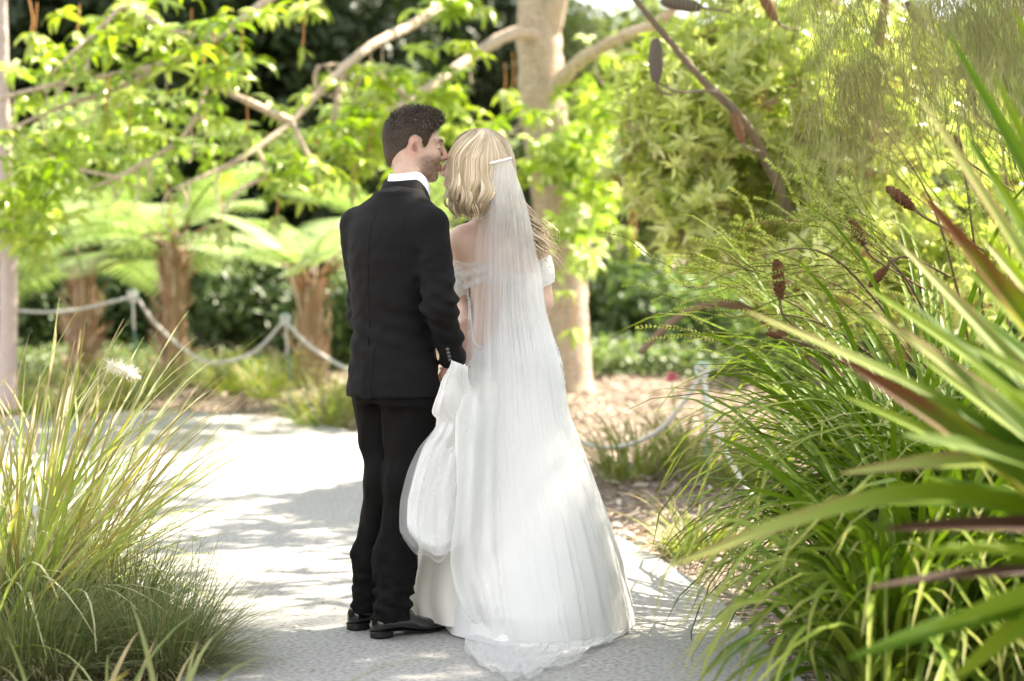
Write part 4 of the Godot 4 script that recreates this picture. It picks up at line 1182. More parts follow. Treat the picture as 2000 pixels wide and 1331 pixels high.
func build_flax() -> void:
	var root := thing("broad_leaf_plant", "large plant of broad green sword leaves with brown tips, at the right edge", "plant", Vector3(1.60, 0, -5.25))
	var m := leaf_mat(Color(0.40, 0.52, 0.05), 0.55, 0.2)
	# [tip px, tip py, depth of the tip, sag, half width mm, kind]  kind: 0 green, 1 yellow edge and brown tip, 2 brown, 3 pale tip
	var l := [[1788, 178, 5.3, -0.05, 40, 3], [1940, 140, 5.0, -0.04, 34, 0], [1455, 606, 5.4, 0.04, 30, 3], [1790, 368, 5.0, 0.0, 46, 1], [1700, 610, 5.3, 0.02, 50, 3], [1640, 700, 5.1, 0.03, 46, 1],
		[1640, 770, 5.5, 0.06, 34, 0], [1300, 1108, 5.2, 0.26, 34, 3], [1640, 925, 5.2, 0.16, 36, 3], [1720, 1035, 5.0, 0.05, 34, 2], [1690, 1150, 4.9, 0.05, 36, 2], [1650, 1290, 4.8, 0.16, 40, 0],
		[1700, 985, 5.6, 0.08, 38, 0], [1850, 60, 5.6, -0.05, 30, 0], [1900, 420, 4.7, 0.0, 50, 0], [1750, 470, 5.7, 0.0, 36, 3], [1880, 700, 4.6, 0.03, 52, 0], [1760, 850, 4.8, 0.06, 46, 0], [1820, 1230, 4.6, 0.16, 46, 0], [1690, 560, 5.9, 0.0, 40, 0], [1780, 1080, 4.7, 0.1, 50, 0], [2050, 150, 4.8, 0.0, 40, 0], [1980, 20, 5.2, 0.0, 40, 0], [1860, 300, 5.6, 0.0, 34, 1],
		[1960, 560, 5.5, 0.02, 46, 0], [1900, 640, 5.7, 0.02, 44, 0], [1830, 560, 5.8, 0.0, 40, 0], [1870, 800, 5.3, 0.04, 46, 0], [1940, 900, 5.4, 0.05, 46, 0], [1880, 960, 5.6, 0.06, 44, 0], [1800, 930, 5.8, 0.06, 40, 0], [1950, 1100, 5.2, 0.1, 46, 0], [1860, 1330, 5.0, 0.15, 46, 0], [1960, 1260, 4.8, 0.14, 48, 0], [2020, 600, 4.9, 0.0, 50, 0], [1980, 760, 4.7, 0.02, 52, 0], [1990, 480, 5.3, 0.0, 44, 0], [1730, 760, 5.9, 0.03, 38, 0],
		[1835, 430, 5.6, 0.0, 40, 1], [1885, 520, 5.2, 0.0, 46, 0], [1930, 330, 5.0, 0.0, 44, 0], [1850, 650, 5.0, 0.02, 46, 0], [1960, 690, 5.6, 0.02, 44, 0], [1760, 580, 5.4, 0.02, 38, 0], [1920, 470, 5.8, 0.0, 40, 3], [1800, 700, 5.6, 0.03, 42, 0], [1975, 390, 4.8, 0.0, 46, 0], [1880, 250, 5.5, 0.0, 36, 0],
		[2250, 200, 5.1, 0.0, 46, 0], [2500, 350, 5.4, 0.0, 46, 0], [2650, 700, 5.2, 0.1, 46, 0], [2400, 500, 4.6, 0.1, 46, 0], [2600, 1000, 5.6, 0.2, 46, 0]]
	rng.seed = 51
	for k in l.size():
		var s = l[k]
		var tip := W(s[0], s[1], s[2]) - root.position
		var base := Vector3(rf(-0.05, 0.09), rf(0.36, 0.66), rf(-0.08, 0.08))
		var mid: Vector3 = base.lerp(tip, 0.52) + Vector3(0, 0.06 + absf(s[3]) * 0.5, 0)
		if s[3] < 0.0: mid = base.lerp(tip, 0.5) + Vector3(0.02, 0.02, 0)
		var p := curve([base, mid, tip], 9)
		var mb := MB.new()
		var green := Color(0.055, 0.105, 0.007).lerp(Color(0.135, 0.18, 0.013), rng.randf())
		var kind: int = s[5]
		var w0: float = s[4] * 0.00100
		var roll := rf(-0.6, 0.6)
		var first := 0
		# seven points across, so that the edges can yellow and the blade can fold
		for j in p.size():
			var f := float(j) / (p.size() - 1)
			var t := (p[mini(j + 1, p.size() - 1)] - p[maxi(j - 1, 0)]).normalized()
			var sd := t.cross(Vector3(0, cos(roll), sin(roll) + 0.7)).normalized()
			var up := sd.cross(t)
			var w := w0 * (0.80 + 0.20 * sin(PI * minf(f * 1.05 + 0.05, 1.0))) * pow(1.0 - pow(f, 2.6), 0.75) + 0.0008
			for i in 7:
				var a := (i - 3) / 3.0
				var c := green * (1.0 + 0.10 * sin(a * 19.0 + k))
				var n := nz.get_noise_3d(f * 9.0 + k * 7.0, a * 1.5, k)
				if kind == 1: c = c.lerp(Color(0.42, 0.36, 0.04), sstep(0.55, 1.0, absf(a) + 0.5 * n) * sstep(0.3, 0.7, f)).lerp(Color(0.10, 0.036, 0.016), sstep(0.70, 0.86, f + 0.14 * n + 0.10 * absf(a)))
				elif kind == 2: c = c.lerp(Color(0.050, 0.027, 0.016), sstep(0.15, 0.4, f + 0.15 * n))
				elif kind == 3: c = c.lerp(Color(0.27, 0.30, 0.10), sstep(0.5, 0.97, f)).lerp(Color(0.20, 0.11, 0.06), sstep(0.72, 0.8, f + 0.25 * n) * sstep(0.4, 0.9, absf(a)))
				c.a = 1.0
				mb.vert(p[j] + sd * w * a + up * w * (0.45 * absf(a) + 0.04 * cos(a * 9.0)), c, Vector2(a, f))
		for j in p.size() - 1:
			for i in 6:
				var a := first + j * 7 + i
				mb.quad(a, a + 1, a + 8, a + 7)
		obj("sword_leaf", mb.mesh(), m, root)
	obj("stem", tubed([Vector3(0.02, -0.05, 0), Vector3(0.03, 0.35, 0), Vector3(0.02, 0.72, 0)], 0.10, 0.07, Color(0.12, 0.075, 0.045), 10, 5, 0.2), mat(Color(1, 1, 1), 0.9), root)

# ---------------------------------------------------------------- rope fence
func build_fence() -> void:
	var rope := mat(Color(0.52, 0.50, 0.46), 0.9, 0.2)
	bump(rope, noise_tex(0.12, 256, FastNoiseLite.TYPE_SIMPLEX, 2), 0.5, Vector3.ONE * 3.0)
	var post := mat(Color(0.42, 0.52, 0.48), 0.45, 0.5)
	var stake := mat(Color(0.10, 0.22, 0.18), 0.5, 0.5)
	var at := [["green steel stake with a white rope loop, beside the leftmost fern", 258, 585, 17.4], ["green steel stake with a white rope loop, in front of the fern behind the man", 557, 632, 17.2], ["thin stake with a white rope loop, right of the gown among the grass", 1372, 735, 12.3]]
	for a in at:
		var top := W(a[1], a[2], a[3])
		var base := G(a[1] + 8, a[3])
		var root := thing("fence_stake", a[0], "fence stake", base, "rope fence stakes")
		var t := top - base
		obj("shaft", tubed([Vector3(0, -0.1, 0), Vector3(0, 0.25, 0), t + Vector3(0, 0.01, 0)], 0.006, 0.006, Color.WHITE, 8, 3), stake, root)
		var eye := []
		for k in 13: eye.append(t + Vector3(sin(k * TAU / 12) * 0.030, 0.030 - cos(k * TAU / 12) * 0.036, 0.014 * sin(k * 0.7)))
		obj("eye", tubed(eye, 0.008, 0.008, Color.WHITE, 8, 3), post, root)
		var knot := MB.new()
		for q in 3:
			var kn := []
			for k in 9: kn.append(t + Vector3(sin(k * TAU / 8 + q) * (0.022 + 0.006 * q), -0.004 + q * 0.022 + 0.012 * cos(k * TAU / 4), cos(k * TAU / 8 + q) * 0.02))
			tube(knot, curve(kn, 3), func(_f): return 0.009, 8)
		var tail := [t + Vector3(0.01, 0, 0.03), t + Vector3(0.012, -0.1, 0.035), t + Vector3(0.02, -0.22, 0.03)]
		tube(knot, curve(tail, 4), func(_f): return 0.009, 8)
		obj("rope_knot", knot.mesh(), rope, root)
	var lines := [["white rope sagging from the left frame edge to the left stake", [[-60, 590, 17.2], [20, 606, 17.3], [130, 608, 17.4], [258, 580, 17.4]]],
		["white rope hanging between the left stake and the middle stake", [[262, 575, 17.4], [310, 640, 17.5], [385, 700, 17.5], [440, 707, 17.4], [500, 685, 17.3], [552, 630, 17.2]]],
		["white rope running from the middle stake down behind the man", [[562, 632, 17.2], [610, 680, 17.0], [690, 724, 16.7], [800, 735, 16.3], [930, 700, 15.9]]],
		["white rope sagging from behind the gown up to the right stake", [[1040, 780, 13.2], [1120, 855, 12.9], [1200, 874, 12.7], [1290, 838, 12.4], [1366, 742, 12.3]]],
		["white rope running from the right stake down into the strap-leaf grass", [[1376, 740, 12.3], [1400, 840, 12.0], [1470, 970, 11.6], [1560, 1040, 11.2], [1680, 1030, 10.8]]]]
	for l in lines:
		var pts := []
		for p in l[1]: pts.append(W(p[0], p[1], p[2]))
		var c := curve(pts, 14)
		var mb := MB.new()
		tube(mb, c, func(_f): return 0.0105, 10)
		# the lay of the rope: three strands twisted
		for s in 3:
			var st := PackedVector3Array()
			var along := 0.0
			for k in (c.size() - 1) * 6 + 1:
				var q := mini(k / 6, c.size() - 2)
				var p: Vector3 = c[q].lerp(c[q + 1], (k - q * 6) / 6.0)
				if st.size(): along += 0.02
				var t: Vector3 = (c[q + 1] - c[q]).normalized()
				var u := t.cross(Vector3.UP).normalized()
				var a := along * 42.0 + s * TAU / 3
				st.append(p + (u * cos(a) + t.cross(u) * sin(a)) * 0.0064)
			tube(mb, st, func(_f): return 0.0070, 6)
		tag(obj("rope", mb.mesh(), rope), l[0], "rope", "ropes of the path fence")

# ---------------------------------------------------------------- tree ferns
func frond_mesh(len_: float, seed_: int) -> ArrayMesh:
	rng.seed = seed_
	var mb := MB.new()
	var p := PackedVector3Array()
	var at := Vector3.ZERO
	var seg := 20
	var lift := rf(0.6, 1.25); var bend := rf(0.8, 1.9)
	for k in seg + 1:
		p.append(at)
		var f := (k + 0.5) / seg
		var a := lift - bend * pow(f, 0.8)
		at += Vector3(cos(a), sin(a), 0) * len_ / seg
	tube(mb, p, func(f): return 0.013 * (1.0 - f) + 0.002, 5, func(f): return Color(0.20, 0.12, 0.05).lerp(Color(0.20, 0.26, 0.07), sstep(0.1, 0.5, f)))
	for k in range(4, seg):
		var f := float(k) / seg
		var pl := len_ * 0.24 * pow(sin(PI * pow(f, 0.75)), 0.7) * rf(0.85, 1.1)
		var t := (p[k + 1] - p[k]).normalized()
		for s in [-1.0, 1.0]:
			var d := (Vector3(0, 0, s) + t * 0.55 + Vector3(0, -0.10, 0)).normalized()
			var c := Color(0.32, 0.42, 0.16).lerp(Color(0.50, 0.57, 0.29), rng.randf())
			var n := 11
			for j in n:
				# pinnules in pairs along each pinna
				var g := (j + 0.6) / n
				var o: Vector3 = p[k] + d * pl * g + Vector3(0, -0.05 * pl * g * g, 0)
				var w := pl * 0.15 * (1.0 - g * 0.85)
				var x := d * pl / n * 0.46
				for e in [-1.0, 1.0]:
					var tip: Vector3 = o + (t * e * w + d * w * 0.45) + Vector3(0, -0.01, 0)
					var a := mb.vert(o - x, c); mb.vert(o + x, c); mb.vert(tip + x * 0.5, c); mb.vert(tip - x * 0.3, c)
					mb.quad(a, a + 1, a + 2, a + 3)
	return mb.mesh()
func build_ferns() -> void:
	var fm := leaf_mat(Color(0.60, 0.75, 0.34), 0.45, 0.4)
	var bark := mat(Color(1, 1, 1), 0.95, 0.2)
	bump(bark, noise_tex(0.08, 256), 1.5, Vector3(3, 1, 3))
	var dead := mat(Color(0.42, 0.29, 0.18), 0.9, 0.2, false)
	var fk := []
	for k in 6: fk.append(frond_mesh(rf(1.25, 1.6), 60 + k))
	var stub := tubed([Vector3.ZERO, Vector3(0.03, 0.07, 0), Vector3(0.055, 0.15, 0)], 0.016, 0.006, Color.WHITE, 5, 2)
	var list := [["leftmost tree fern, short shaggy brown trunk under flat pale fronds", 160, 535, 19.4, 0.115], ["middle tree fern with a shaggy red-brown trunk and a wide flat crown", 335, 480, 19.0, 0.105], ["tree fern right beside the man, fibrous brown trunk with bare stalks", 602, 545, 18.6, 0.105], ["tree fern half hidden behind the man and the woman", 800, 470, 20.5, 0.10], ["tree fern at the far left edge with low pale fronds", -60, 500, 20.0, 0.10]]
	rng.seed = 66
	for l in list:
		var base := G(l[1], l[3])
		var top := W(l[1] + rf(-8, 8), l[2], l[3]) - base
		var root := thing("tree_fern", l[0], "tree fern", base, "tree ferns behind the rope")
		var r: float = l[4]
		var tm := MB.new()
		tube(tm, curve([Vector3(0, -0.1, 0), top * 0.4 + Vector3(0.02, 0, 0), top], 8), func(f): return r * (1.15 - 0.35 * f), 14, func(_f): return Color(0.30, 0.20, 0.13), 0.35)
		obj("trunk", tm.mesh(), bark, root)
		var sm := []
		for q in 3: sm.append(mat([Color(0.42, 0.27, 0.17), Color(0.56, 0.44, 0.33), Color(0.30, 0.17, 0.10)][q], 0.9, 0.2, false))
		for k in 110:
			var f := rng.randf()
			var yaw := rf(0, TAU)
			var rr := r * (1.15 - 0.35 * f) * 0.93
			obj("frond_stub", stub, sm[rng.randi() % 3], root, Transform3D(Basis(Vector3.UP, yaw) * Basis(Vector3.BACK, rf(-0.6, 0.5)) * Basis.from_scale(Vector3(0.85, rf(0.7, 1.5), 0.85)), top * f + Vector3(cos(yaw), 0, -sin(yaw)) * rr))
		for k in 4:                                         # dead fronds hanging down the trunk
			var yaw := k * TAU / 6.0 + rf(-0.3, 0.3)
			obj("dead_frond", fk[rng.randi() % 6], dead, root, Transform3D(Basis(Vector3.UP, yaw) * Basis(Vector3.BACK, rf(-2.0, -1.6)) * Basis.from_scale(Vector3.ONE * rf(0.20, 0.34)), top * rf(0.75, 0.97) + Vector3(cos(yaw), 0, -sin(yaw)) * r))
		for k in 13:
			var yaw := k * TAU / 13.0 + rf(-0.2, 0.2)
			var s := rf(0.6, 1.12)
			obj("frond", fk[rng.randi() % 6], fm, root, Transform3D(Basis(Vector3.UP, yaw) * Basis(Vector3.RIGHT, rf(-0.45, 0.45)) * Basis(Vector3.BACK, rf(-0.45, 0.30)) * Basis.from_scale(Vector3(s, s, s)), top + Vector3(cos(yaw), 0, -sin(yaw)) * 0.06))

# ---------------------------------------------------------------- the pale-barked tree and its long low limbs
func build_pale_tree() -> void:
	var root := thing("pale_barked_tree", "pale smooth-barked tree behind the couple with long low crooked limbs and hanging leaf bunches", "tree", G(1102, 18.3))
	var o := root.position
	var bark := mat(Color(1, 1, 1), 0.85, 0.3)
	bark.albedo_texture = noise_tex(0.018, 1024, FastNoiseLite.TYPE_SIMPLEX_SMOOTH, 5, ramp([[0.28, Color(0.36, 0.31, 0.26)], [0.42, Color(0.78, 0.74, 0.69)], [0.55, Color(1.0, 0.98, 0.95)], [0.70, Color(0.58, 0.48, 0.37)]]), 9)
	bump(bark, noise_tex(0.03, 512, FastNoiseLite.TYPE_SIMPLEX_SMOOTH, 5), 1.2, Vector3(1.2, 2.4, 1.2))
	var pale := Color(0.56, 0.48, 0.40)
	var pts := func(a: Array):
		var r := []
		for p in a: r.append(W(p[0], p[1], p[2]) - o)
		return r
	var tm := MB.new()
	var tp: Array = pts.call([[1106, 800, 18.3], [1104, 720, 18.3], [1100, 560, 18.3], [1093, 450, 18.3], [1080, 350, 18.3], [1064, 250, 18.3], [1056, 150, 18.3], [1052, 60, 18.3], [1046, -60, 18.3], [1040, -260, 18.3], [1050, -520, 18.2]])
	tube(tm, curve(tp, 8), func(f): return tab([[0, 0.27], [0.08, 0.205], [0.2, 0.18], [0.5, 0.175], [0.7, 0.165], [0.8, 0.12], [1.0, 0.07]], f), 20, func(_f): return pale, 0.12)
	obj("trunk", tm.mesh(), bark, root)
	# [points, first radius, last radius]
	var limbs := [[[[1052, 70, 18.2], [1000, 66, 18.0], [930, 105, 17.6], [860, 155, 17.2], [800, 195, 16.8], [735, 235, 16.4], [690, 262, 16.2]], 0.062, 0.016],
		[[[1068, 190, 18.2], [1105, 145, 18.0], [1150, 108, 17.8], [1215, 72, 17.4], [1290, 40, 17.0], [1360, -40, 16.8]], 0.07, 0.03],
		[[[1064, 80, 18.3], [1085, 10, 18.2], [1115, -80, 18.1], [1160, -240, 18.0], [1240, -420, 17.6]], 0.11, 0.04],
		[[[1040, -60, 18.2], [940, -40, 17.4], [820, 40, 16.6], [720, 92, 16.0], [640, 162, 15.6], [570, 236, 15.4], [500, 290, 15.2], [430, 330, 15.0], [330, 372, 14.8]], 0.045, 0.013],
		[[[570, 238, 15.4], [525, 218, 15.3], [470, 192, 15.2], [408, 168, 15.1], [385, 222, 15.0], [352, 272, 15.0], [300, 306, 14.9], [230, 345, 14.8], [165, 372, 14.8]], 0.030, 0.010],
		[[[940, -40, 17.4], [760, -70, 16.2], [560, -20, 15.4], [430, 70, 15.2], [340, 116, 15.0], [260, 140, 14.9], [180, 152, 14.8], [95, 168, 14.8], [0, 192, 14.7], [-80, 215, 14.7]], 0.036, 0.012],
		[[[340, 116, 15.0], [230, 172, 15.0], [120, 208, 14.9], [20, 252, 14.8], [-60, 280, 14.8]], 0.018, 0.010],
		[[[430, 70, 15.2], [330, 60, 14.9], [250, 12, 14.8], [190, 62, 14.8], [140, 104, 14.7], [95, 150, 14.7]], 0.022, 0.010],
		[[[720, 92, 16.0], [672, 140, 15.8], [655, 215, 15.7], [648, 250, 15.7]], 0.026, 0.018],
		[[[1040, -260, 18.2], [900, -380, 17.0], [700, -480, 15.4], [480, -480, 14.0]], 0.07, 0.03],
		[[[1050, -300, 18.2], [1120, -450, 17.0], [1200, -560, 15.5]], 0.06, 0.03],
		[[[800, 195, 16.8], [745, 150, 16.5], [690, 128, 16.2], [620, 128, 16.0]], 0.024, 0.010],
		[[[500, 290, 15.2], [520, 340, 15.1], [470, 370, 15.0], [430, 420, 15.0]], 0.018, 0.008],
		[[[570, 238, 15.4], [600, 300, 15.3], [640, 335, 15.2]], 0.022, 0.010],
		[[[230, 345, 14.8], [150, 330, 14.7], [90, 300, 14.6]], 0.012, 0.007]]
	var lines := []
	for l in limbs:
		var c := curve(pts.call(l[0]), 7)
		lines.append(c)
		var mb := MB.new()
		var r0: float = l[1]; var r1: float = l[2]
		tube(mb, c, func(f): return lerpf(r0, r1, pow(f, 0.8)) * (1.0 - 0.75 * sstep(0.86, 1.0, f)), 10, func(_f): return pale * 1.08, 0.2)
		obj("limb", mb.mesh(), bark, root)
	# hooked bare twigs hanging from the limbs
	rng.seed = 71
	for k in 60:
		var c: PackedVector3Array = lines[[0, 3, 4, 5, 6, 7, 3, 4, 5, 11, 1][k % 11]]
		var p: Vector3 = c[rng.randi_range(c.size() / 3, c.size() - 1)]
		var l := rf(0.10, 0.32)
		var s := rf(-1, 1)
		obj("twig", tubed([p, p + Vector3(s * 0.05, -l * 0.4, rf(-0.05, 0.05)), p + Vector3(s * 0.02, -l * 0.8, rf(-0.05, 0.05)), p + Vector3(-s * 0.07, -l, 0.02), p + Vector3(-s * 0.13, -l * 0.85, 0.0)], rf(0.005, 0.009), 0.0025, pale * rf(1.0, 1.3), 6, 4), bark, root)
	# bright whorls of leaves, and bunches hanging on orange stalks
	var lm := leaf_mat(Color(0.50, 0.78, 0.06), 0.42, 0.45)
	var wk := []
	for k in 6: wk.append(leaf_whorl(8, rf(0.15, 0.20), 0.046, 0.30, 1.8, 80 + k, 5))
	var bk := []
	for k in 4: bk.append(leaf_whorl(7, rf(0.12, 0.15), 0.042, -1.25, 0.35, 90 + k, 5))
	var cm := []
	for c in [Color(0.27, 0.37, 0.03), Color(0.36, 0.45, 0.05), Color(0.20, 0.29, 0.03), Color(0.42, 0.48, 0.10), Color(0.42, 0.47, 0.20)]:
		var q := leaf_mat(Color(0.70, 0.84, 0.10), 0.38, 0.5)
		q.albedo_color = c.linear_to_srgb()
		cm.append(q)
	# [px, py, half width, half height, depth, how many]
	var regions := [[60, 340, 80, 110, 14.6, 30], [40, 440, 50, 40, 14.5, 12], [290, 60, 90, 60, 14.9, 20], [430, 110, 70, 80, 15.1, 22], [140, 110, 100, 60, 15.0, 22], [290, 220, 60, 60, 15.0, 12], [780, 190, 130, 80, 16.4, 34], [880, 230, 70, 70, 16.6, 22], [650, 330, 90, 60, 15.6, 20], [700, 250, 90, 60, 15.8, 18], [560, 330, 70, 40, 15.3, 12], [1035, 300, 80, 60, 17.4, 16], [1150, 330, 70, 80, 17.2, 20], [1200, 210, 60, 80, 17.2, 16], [880, 20, 60, 30, 16.8, 8], [560, 25, 70, 25, 15.2, 8], [1090, 430, 40, 60, 17.6, 8], [1110, 590, 40, 30, 16.4, 4], [200, 250, 60, 40, 15.0, 8], [400, 45, 60, 40, 15.0, 10], [520, 110, 40, 30, 15.4, 5], [1260, 110, 60, 60, 16.8, 12], [480, 250, 60, 40, 15.2, 8]]
	rng.seed = 73
	var parts := 0
	for r in regions:
		for k in r[5]:
			var p := W(r[0] + rng.randfn(0, 0.6) * r[2], r[1] + rng.randfn(0, 0.6) * r[3], r[4] + rf(-0.7, 0.7)) - o
			if parts < 298:
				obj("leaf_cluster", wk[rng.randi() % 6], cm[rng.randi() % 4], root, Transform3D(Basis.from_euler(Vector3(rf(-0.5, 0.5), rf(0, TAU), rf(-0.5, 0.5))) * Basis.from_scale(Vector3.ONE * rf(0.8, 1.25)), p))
				parts += 1
	var hang := [[1238, 470, 15.5], [1305, 485, 15.2], [1230, 440, 15.6], [420, 140, 14.6], [470, 100, 14.6], [440, 150, 14.8], [395, 130, 14.8], [590, 90, 14.9], [985, 175, 16.8], [620, 320, 15.2], [720, 300, 15.6], [60, 60, 14.6], [65, 80, 14.7], [205, 215, 14.6], [400, 235, 14.9], [250, 250, 14.8], [690, 360, 15.4], [480, 260, 15.0], [540, 420, 15.4], [330, 420, 15.2], [430, 440, 15.2], [1120, 640, 16.6], [1000, 170, 16.9], [150, 60, 14.8], [370, 90, 14.9]]
	var stalk := mat(Color(0.42, 0.20, 0.06), 0.6, 0.4, false)
	for h in hang:
		var p := W(h[0], h[1], h[2]) - o
		obj("leaf_stalk", tubed([p + Vector3(rf(-0.03, 0.03), rf(0.14, 0.26), 0), p + Vector3(0.01, 0.08, 0), p], 0.004, 0.006, Color.WHITE, 6, 3), stalk, root)
		obj("hanging_leaf_bunch", bk[rng.randi() % 4], cm[3 + rng.randi() % 2], root, Transform3D(Basis(Vector3.UP, rf(0, TAU)) * Basis.from_scale(Vector3.ONE * rf(0.9, 1.2)), p))
	# the crown above the picture shades the path
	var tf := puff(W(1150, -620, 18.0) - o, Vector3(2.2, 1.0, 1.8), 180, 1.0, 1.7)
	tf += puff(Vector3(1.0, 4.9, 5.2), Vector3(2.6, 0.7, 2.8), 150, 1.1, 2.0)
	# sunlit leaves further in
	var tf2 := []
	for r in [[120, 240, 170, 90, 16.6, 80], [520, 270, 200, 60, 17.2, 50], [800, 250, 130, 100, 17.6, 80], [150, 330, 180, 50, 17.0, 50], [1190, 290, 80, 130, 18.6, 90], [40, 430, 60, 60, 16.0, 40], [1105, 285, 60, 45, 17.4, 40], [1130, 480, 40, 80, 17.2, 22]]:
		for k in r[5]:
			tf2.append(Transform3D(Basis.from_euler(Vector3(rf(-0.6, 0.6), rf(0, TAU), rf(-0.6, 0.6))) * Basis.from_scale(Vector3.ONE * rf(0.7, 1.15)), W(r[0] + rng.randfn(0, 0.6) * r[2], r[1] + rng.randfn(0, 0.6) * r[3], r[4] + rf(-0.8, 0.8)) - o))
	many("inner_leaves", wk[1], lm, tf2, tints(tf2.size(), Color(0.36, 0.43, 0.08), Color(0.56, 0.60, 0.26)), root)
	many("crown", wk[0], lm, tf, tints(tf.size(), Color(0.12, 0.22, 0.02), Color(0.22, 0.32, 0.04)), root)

# ---------------------------------------------------------------- right: banksia, heath and she-oak
func build_right_shrubs() -> void:
	var bark := mat(Color(1, 1, 1), 0.9, 0.2)
	bump(bark, noise_tex(0.06, 256), 1.0, Vector3.ONE * 2.0)
	# cone-bearing shrub with narrow pale-backed leaves
	var root := thing("banksia_shrub", "tall sunlit shrub with narrow pale leaves and dark upright seed cones, right of the woman", "shrub", G(1600, 13.2))
	var o := root.position
	var P := func(px, py, d): return W(px, py, d) - o
	obj("branch", tubed([P.call(1215, -30, 11.6), P.call(1262, 25, 11.7), P.call(1320, 95, 11.8), P.call(1380, 165, 11.9), P.call(1440, 222, 12.0), P.call(1490, 300, 12.4), P.call(1560, 480, 12.9), P.call(1600, 790, 13.2)], 0.012, 0.032, Color(0.15, 0.125, 0.09), 10, 6, 0.25), bark, root)
	obj("branch", tubed([P.call(1600, 800, 13.2), P.call(1570, 560, 13.4), P.call(1500, 380, 13.6), P.call(1460, 150, 13.6), P.call(1440, -120, 13.4)], 0.06, 0.02, Color(0.20, 0.14, 0.09), 8, 5, 0.25), bark, root)
	obj("branch", tubed([P.call(1610, 800, 13.2), P.call(1680, 500, 13.2), P.call(1700, 250, 13.0), P.call(1740, -100, 12.8)], 0.06, 0.02, Color(0.20, 0.14, 0.09), 8, 5, 0.25), bark, root)
	obj("branch", tubed([P.call(1440, 225, 12.0), P.call(1400, 180, 11.8), P.call(1330, 180, 11.7), P.call(1282, 160, 11.6)], 0.010, 0.005, Color(0.15, 0.125, 0.10), 6, 4), bark, root)
	obj("branch", tubed([P.call(1585, 700, 13.2), P.call(1450, 600, 12.6), P.call(1340, 610, 12.4), P.call(1250, 690, 12.3)], 0.03, 0.016, Color(0.17, 0.12, 0.08), 6, 4), bark, root)
	var cone := MB.new()
	sheet(cone, 40, 60, func(u, v):
		var a: float = u * TAU
		var r: float = 0.034 * pow(sin(PI * clampf(v * 0.96 + 0.02, 0, 1)), 0.35)
		r += 0.0042 * sin(a * 12.0 + floorf(v * 30.0) * 1.6) * sin(v * 94.0)
		return Vector3(cos(a) * r, v * 0.21 - 0.105, -sin(a) * r), func(u, v): return Color(0.075, 0.062, 0.05).lerp(Color(0.16, 0.135, 0.11), 0.5 + 0.5 * sin(u * TAU * 12.0 + floorf(v * 30.0) * 1.6) * sin(v * 94.0)), true)
	var cmesh := cone.mesh()
	var cmat := mat(Color(1, 1, 1), 0.95, 0.2)
	var rust := mat(Color(1.35, 0.9, 0.6), 0.95, 0.2)
	for c in [[1281, 118, 11.6, 1.0, 0.0, 0], [1442, 250, 11.9, 0.72, 0.3, 1], [1330, 8, 11.8, 0.95, 1.4, 0], [1500, 10, 11.6, 0.8, 0.5, 1], [1315, 262, 12.4, 0.5, 1.2, 1], [1790, 30, 11.4, 0.8, 0.6, 0]]:
		var up := Basis(Vector3.BACK, c[4]) * Vector3(0, c[3], 0)
		var foot: Vector3 = P.call(c[0], c[1], c[2]) - up * 0.095
		obj("cone_stalk", tubed([foot, foot - up * 0.05 + Vector3(0.02, 0, -0.02), foot - up * 0.07 + Vector3(0.09, 0.0, -0.10)], 0.008, 0.006, Color(0.15, 0.12, 0.09), 6, 4), bark, root)
		obj("seed_cone", cmesh, rust if c[5] else cmat, root, Transform3D(Basis(Vector3.BACK, c[4]) * Basis.from_scale(Vector3(c[3], c[3], c[3])), P.call(c[0], c[1], c[2])))
	var lm := leaf_mat(Color(0.75, 0.85, 0.30), 0.34, 0.5)
	var wk := leaf_whorl(9, 0.115, 0.026, 0.5, 0.7, 101, 3)
	rng.seed = 103
	var tf := []
	# [px, py, half width, half height, depth, half depth, how many]
	for r in [[1330, 200, 130, 150, 12.8, 0.7, 420], [1500, 150, 190, 200, 13.2, 0.9, 600], [1260, 330, 70, 90, 13.4, 0.5, 120], [1480, 400, 230, 170, 13.2, 0.8, 520], [1700, 300, 240, 300, 13.4, 0.8, 650], [1650, 560, 250, 120, 12.8, 0.7, 380], [1380, 420, 90, 90, 12.8, 0.5, 150], [1850, 450, 200, 300, 12.6, 0.8, 420], [1650, -200, 300, 120, 12.4, 0.8, 160]]:
		for t in puff(P.call(r[0], r[1], r[4]), Vector3(r[2] / F * r[4], r[3] / F * r[4], r[5]), r[6], 0.75, 1.35, 0.1, 1.2): tf.append(t)
	many("foliage", wk, lm, tf, tints(tf.size(), Color(0.30, 0.38, 0.05), Color(0.72, 0.72, 0.36), 0.08), root)
	# fine-leaved heath in front of it
	var r2 := thing("heath_shrub", "feathery fine-needled green shrub with brown spent flower spikes, in front of the tall shrub", "shrub", G(1900, 10.2))
	var o2 := r2.position
	var Q := func(px, py, d): return W(px, py, d) - o2
	rng.seed = 105
	var sp := []
	for k in 4:
		var mb := MB.new()
		var c := curve([Vector3.ZERO, Vector3(0.10, 0.012 * k, 0.01), Vector3(0.20, 0.01, -0.01), Vector3(0.30, -0.02, 0.01)], 8)
		tube(mb, c, func(f): return 0.0022 * (1.1 - f), 4, func(_f): return Color(0.22, 0.15, 0.07))
		for j in 230:
			var f := rf(0.05, 1.0)
			var at: Vector3 = c[int(f * (c.size() - 1))]
			var dir := Vector3(rf(0.3, 0.9), rf(-1, 1), rf(-1, 1)).normalized()
			var side := dir.cross(Vector3(rf(-1, 1), rf(-1, 1), rf(-1, 1))).normalized() * 0.0014
			var len_ := rf(0.012, 0.019)
			var cc := Color.WHITE * rf(0.8, 1.2)
			var a := mb.vert(at - side, cc); mb.vert(at + side, cc); mb.vert(at + dir * len_, cc)
			mb.tri(a, a + 1, a + 2)
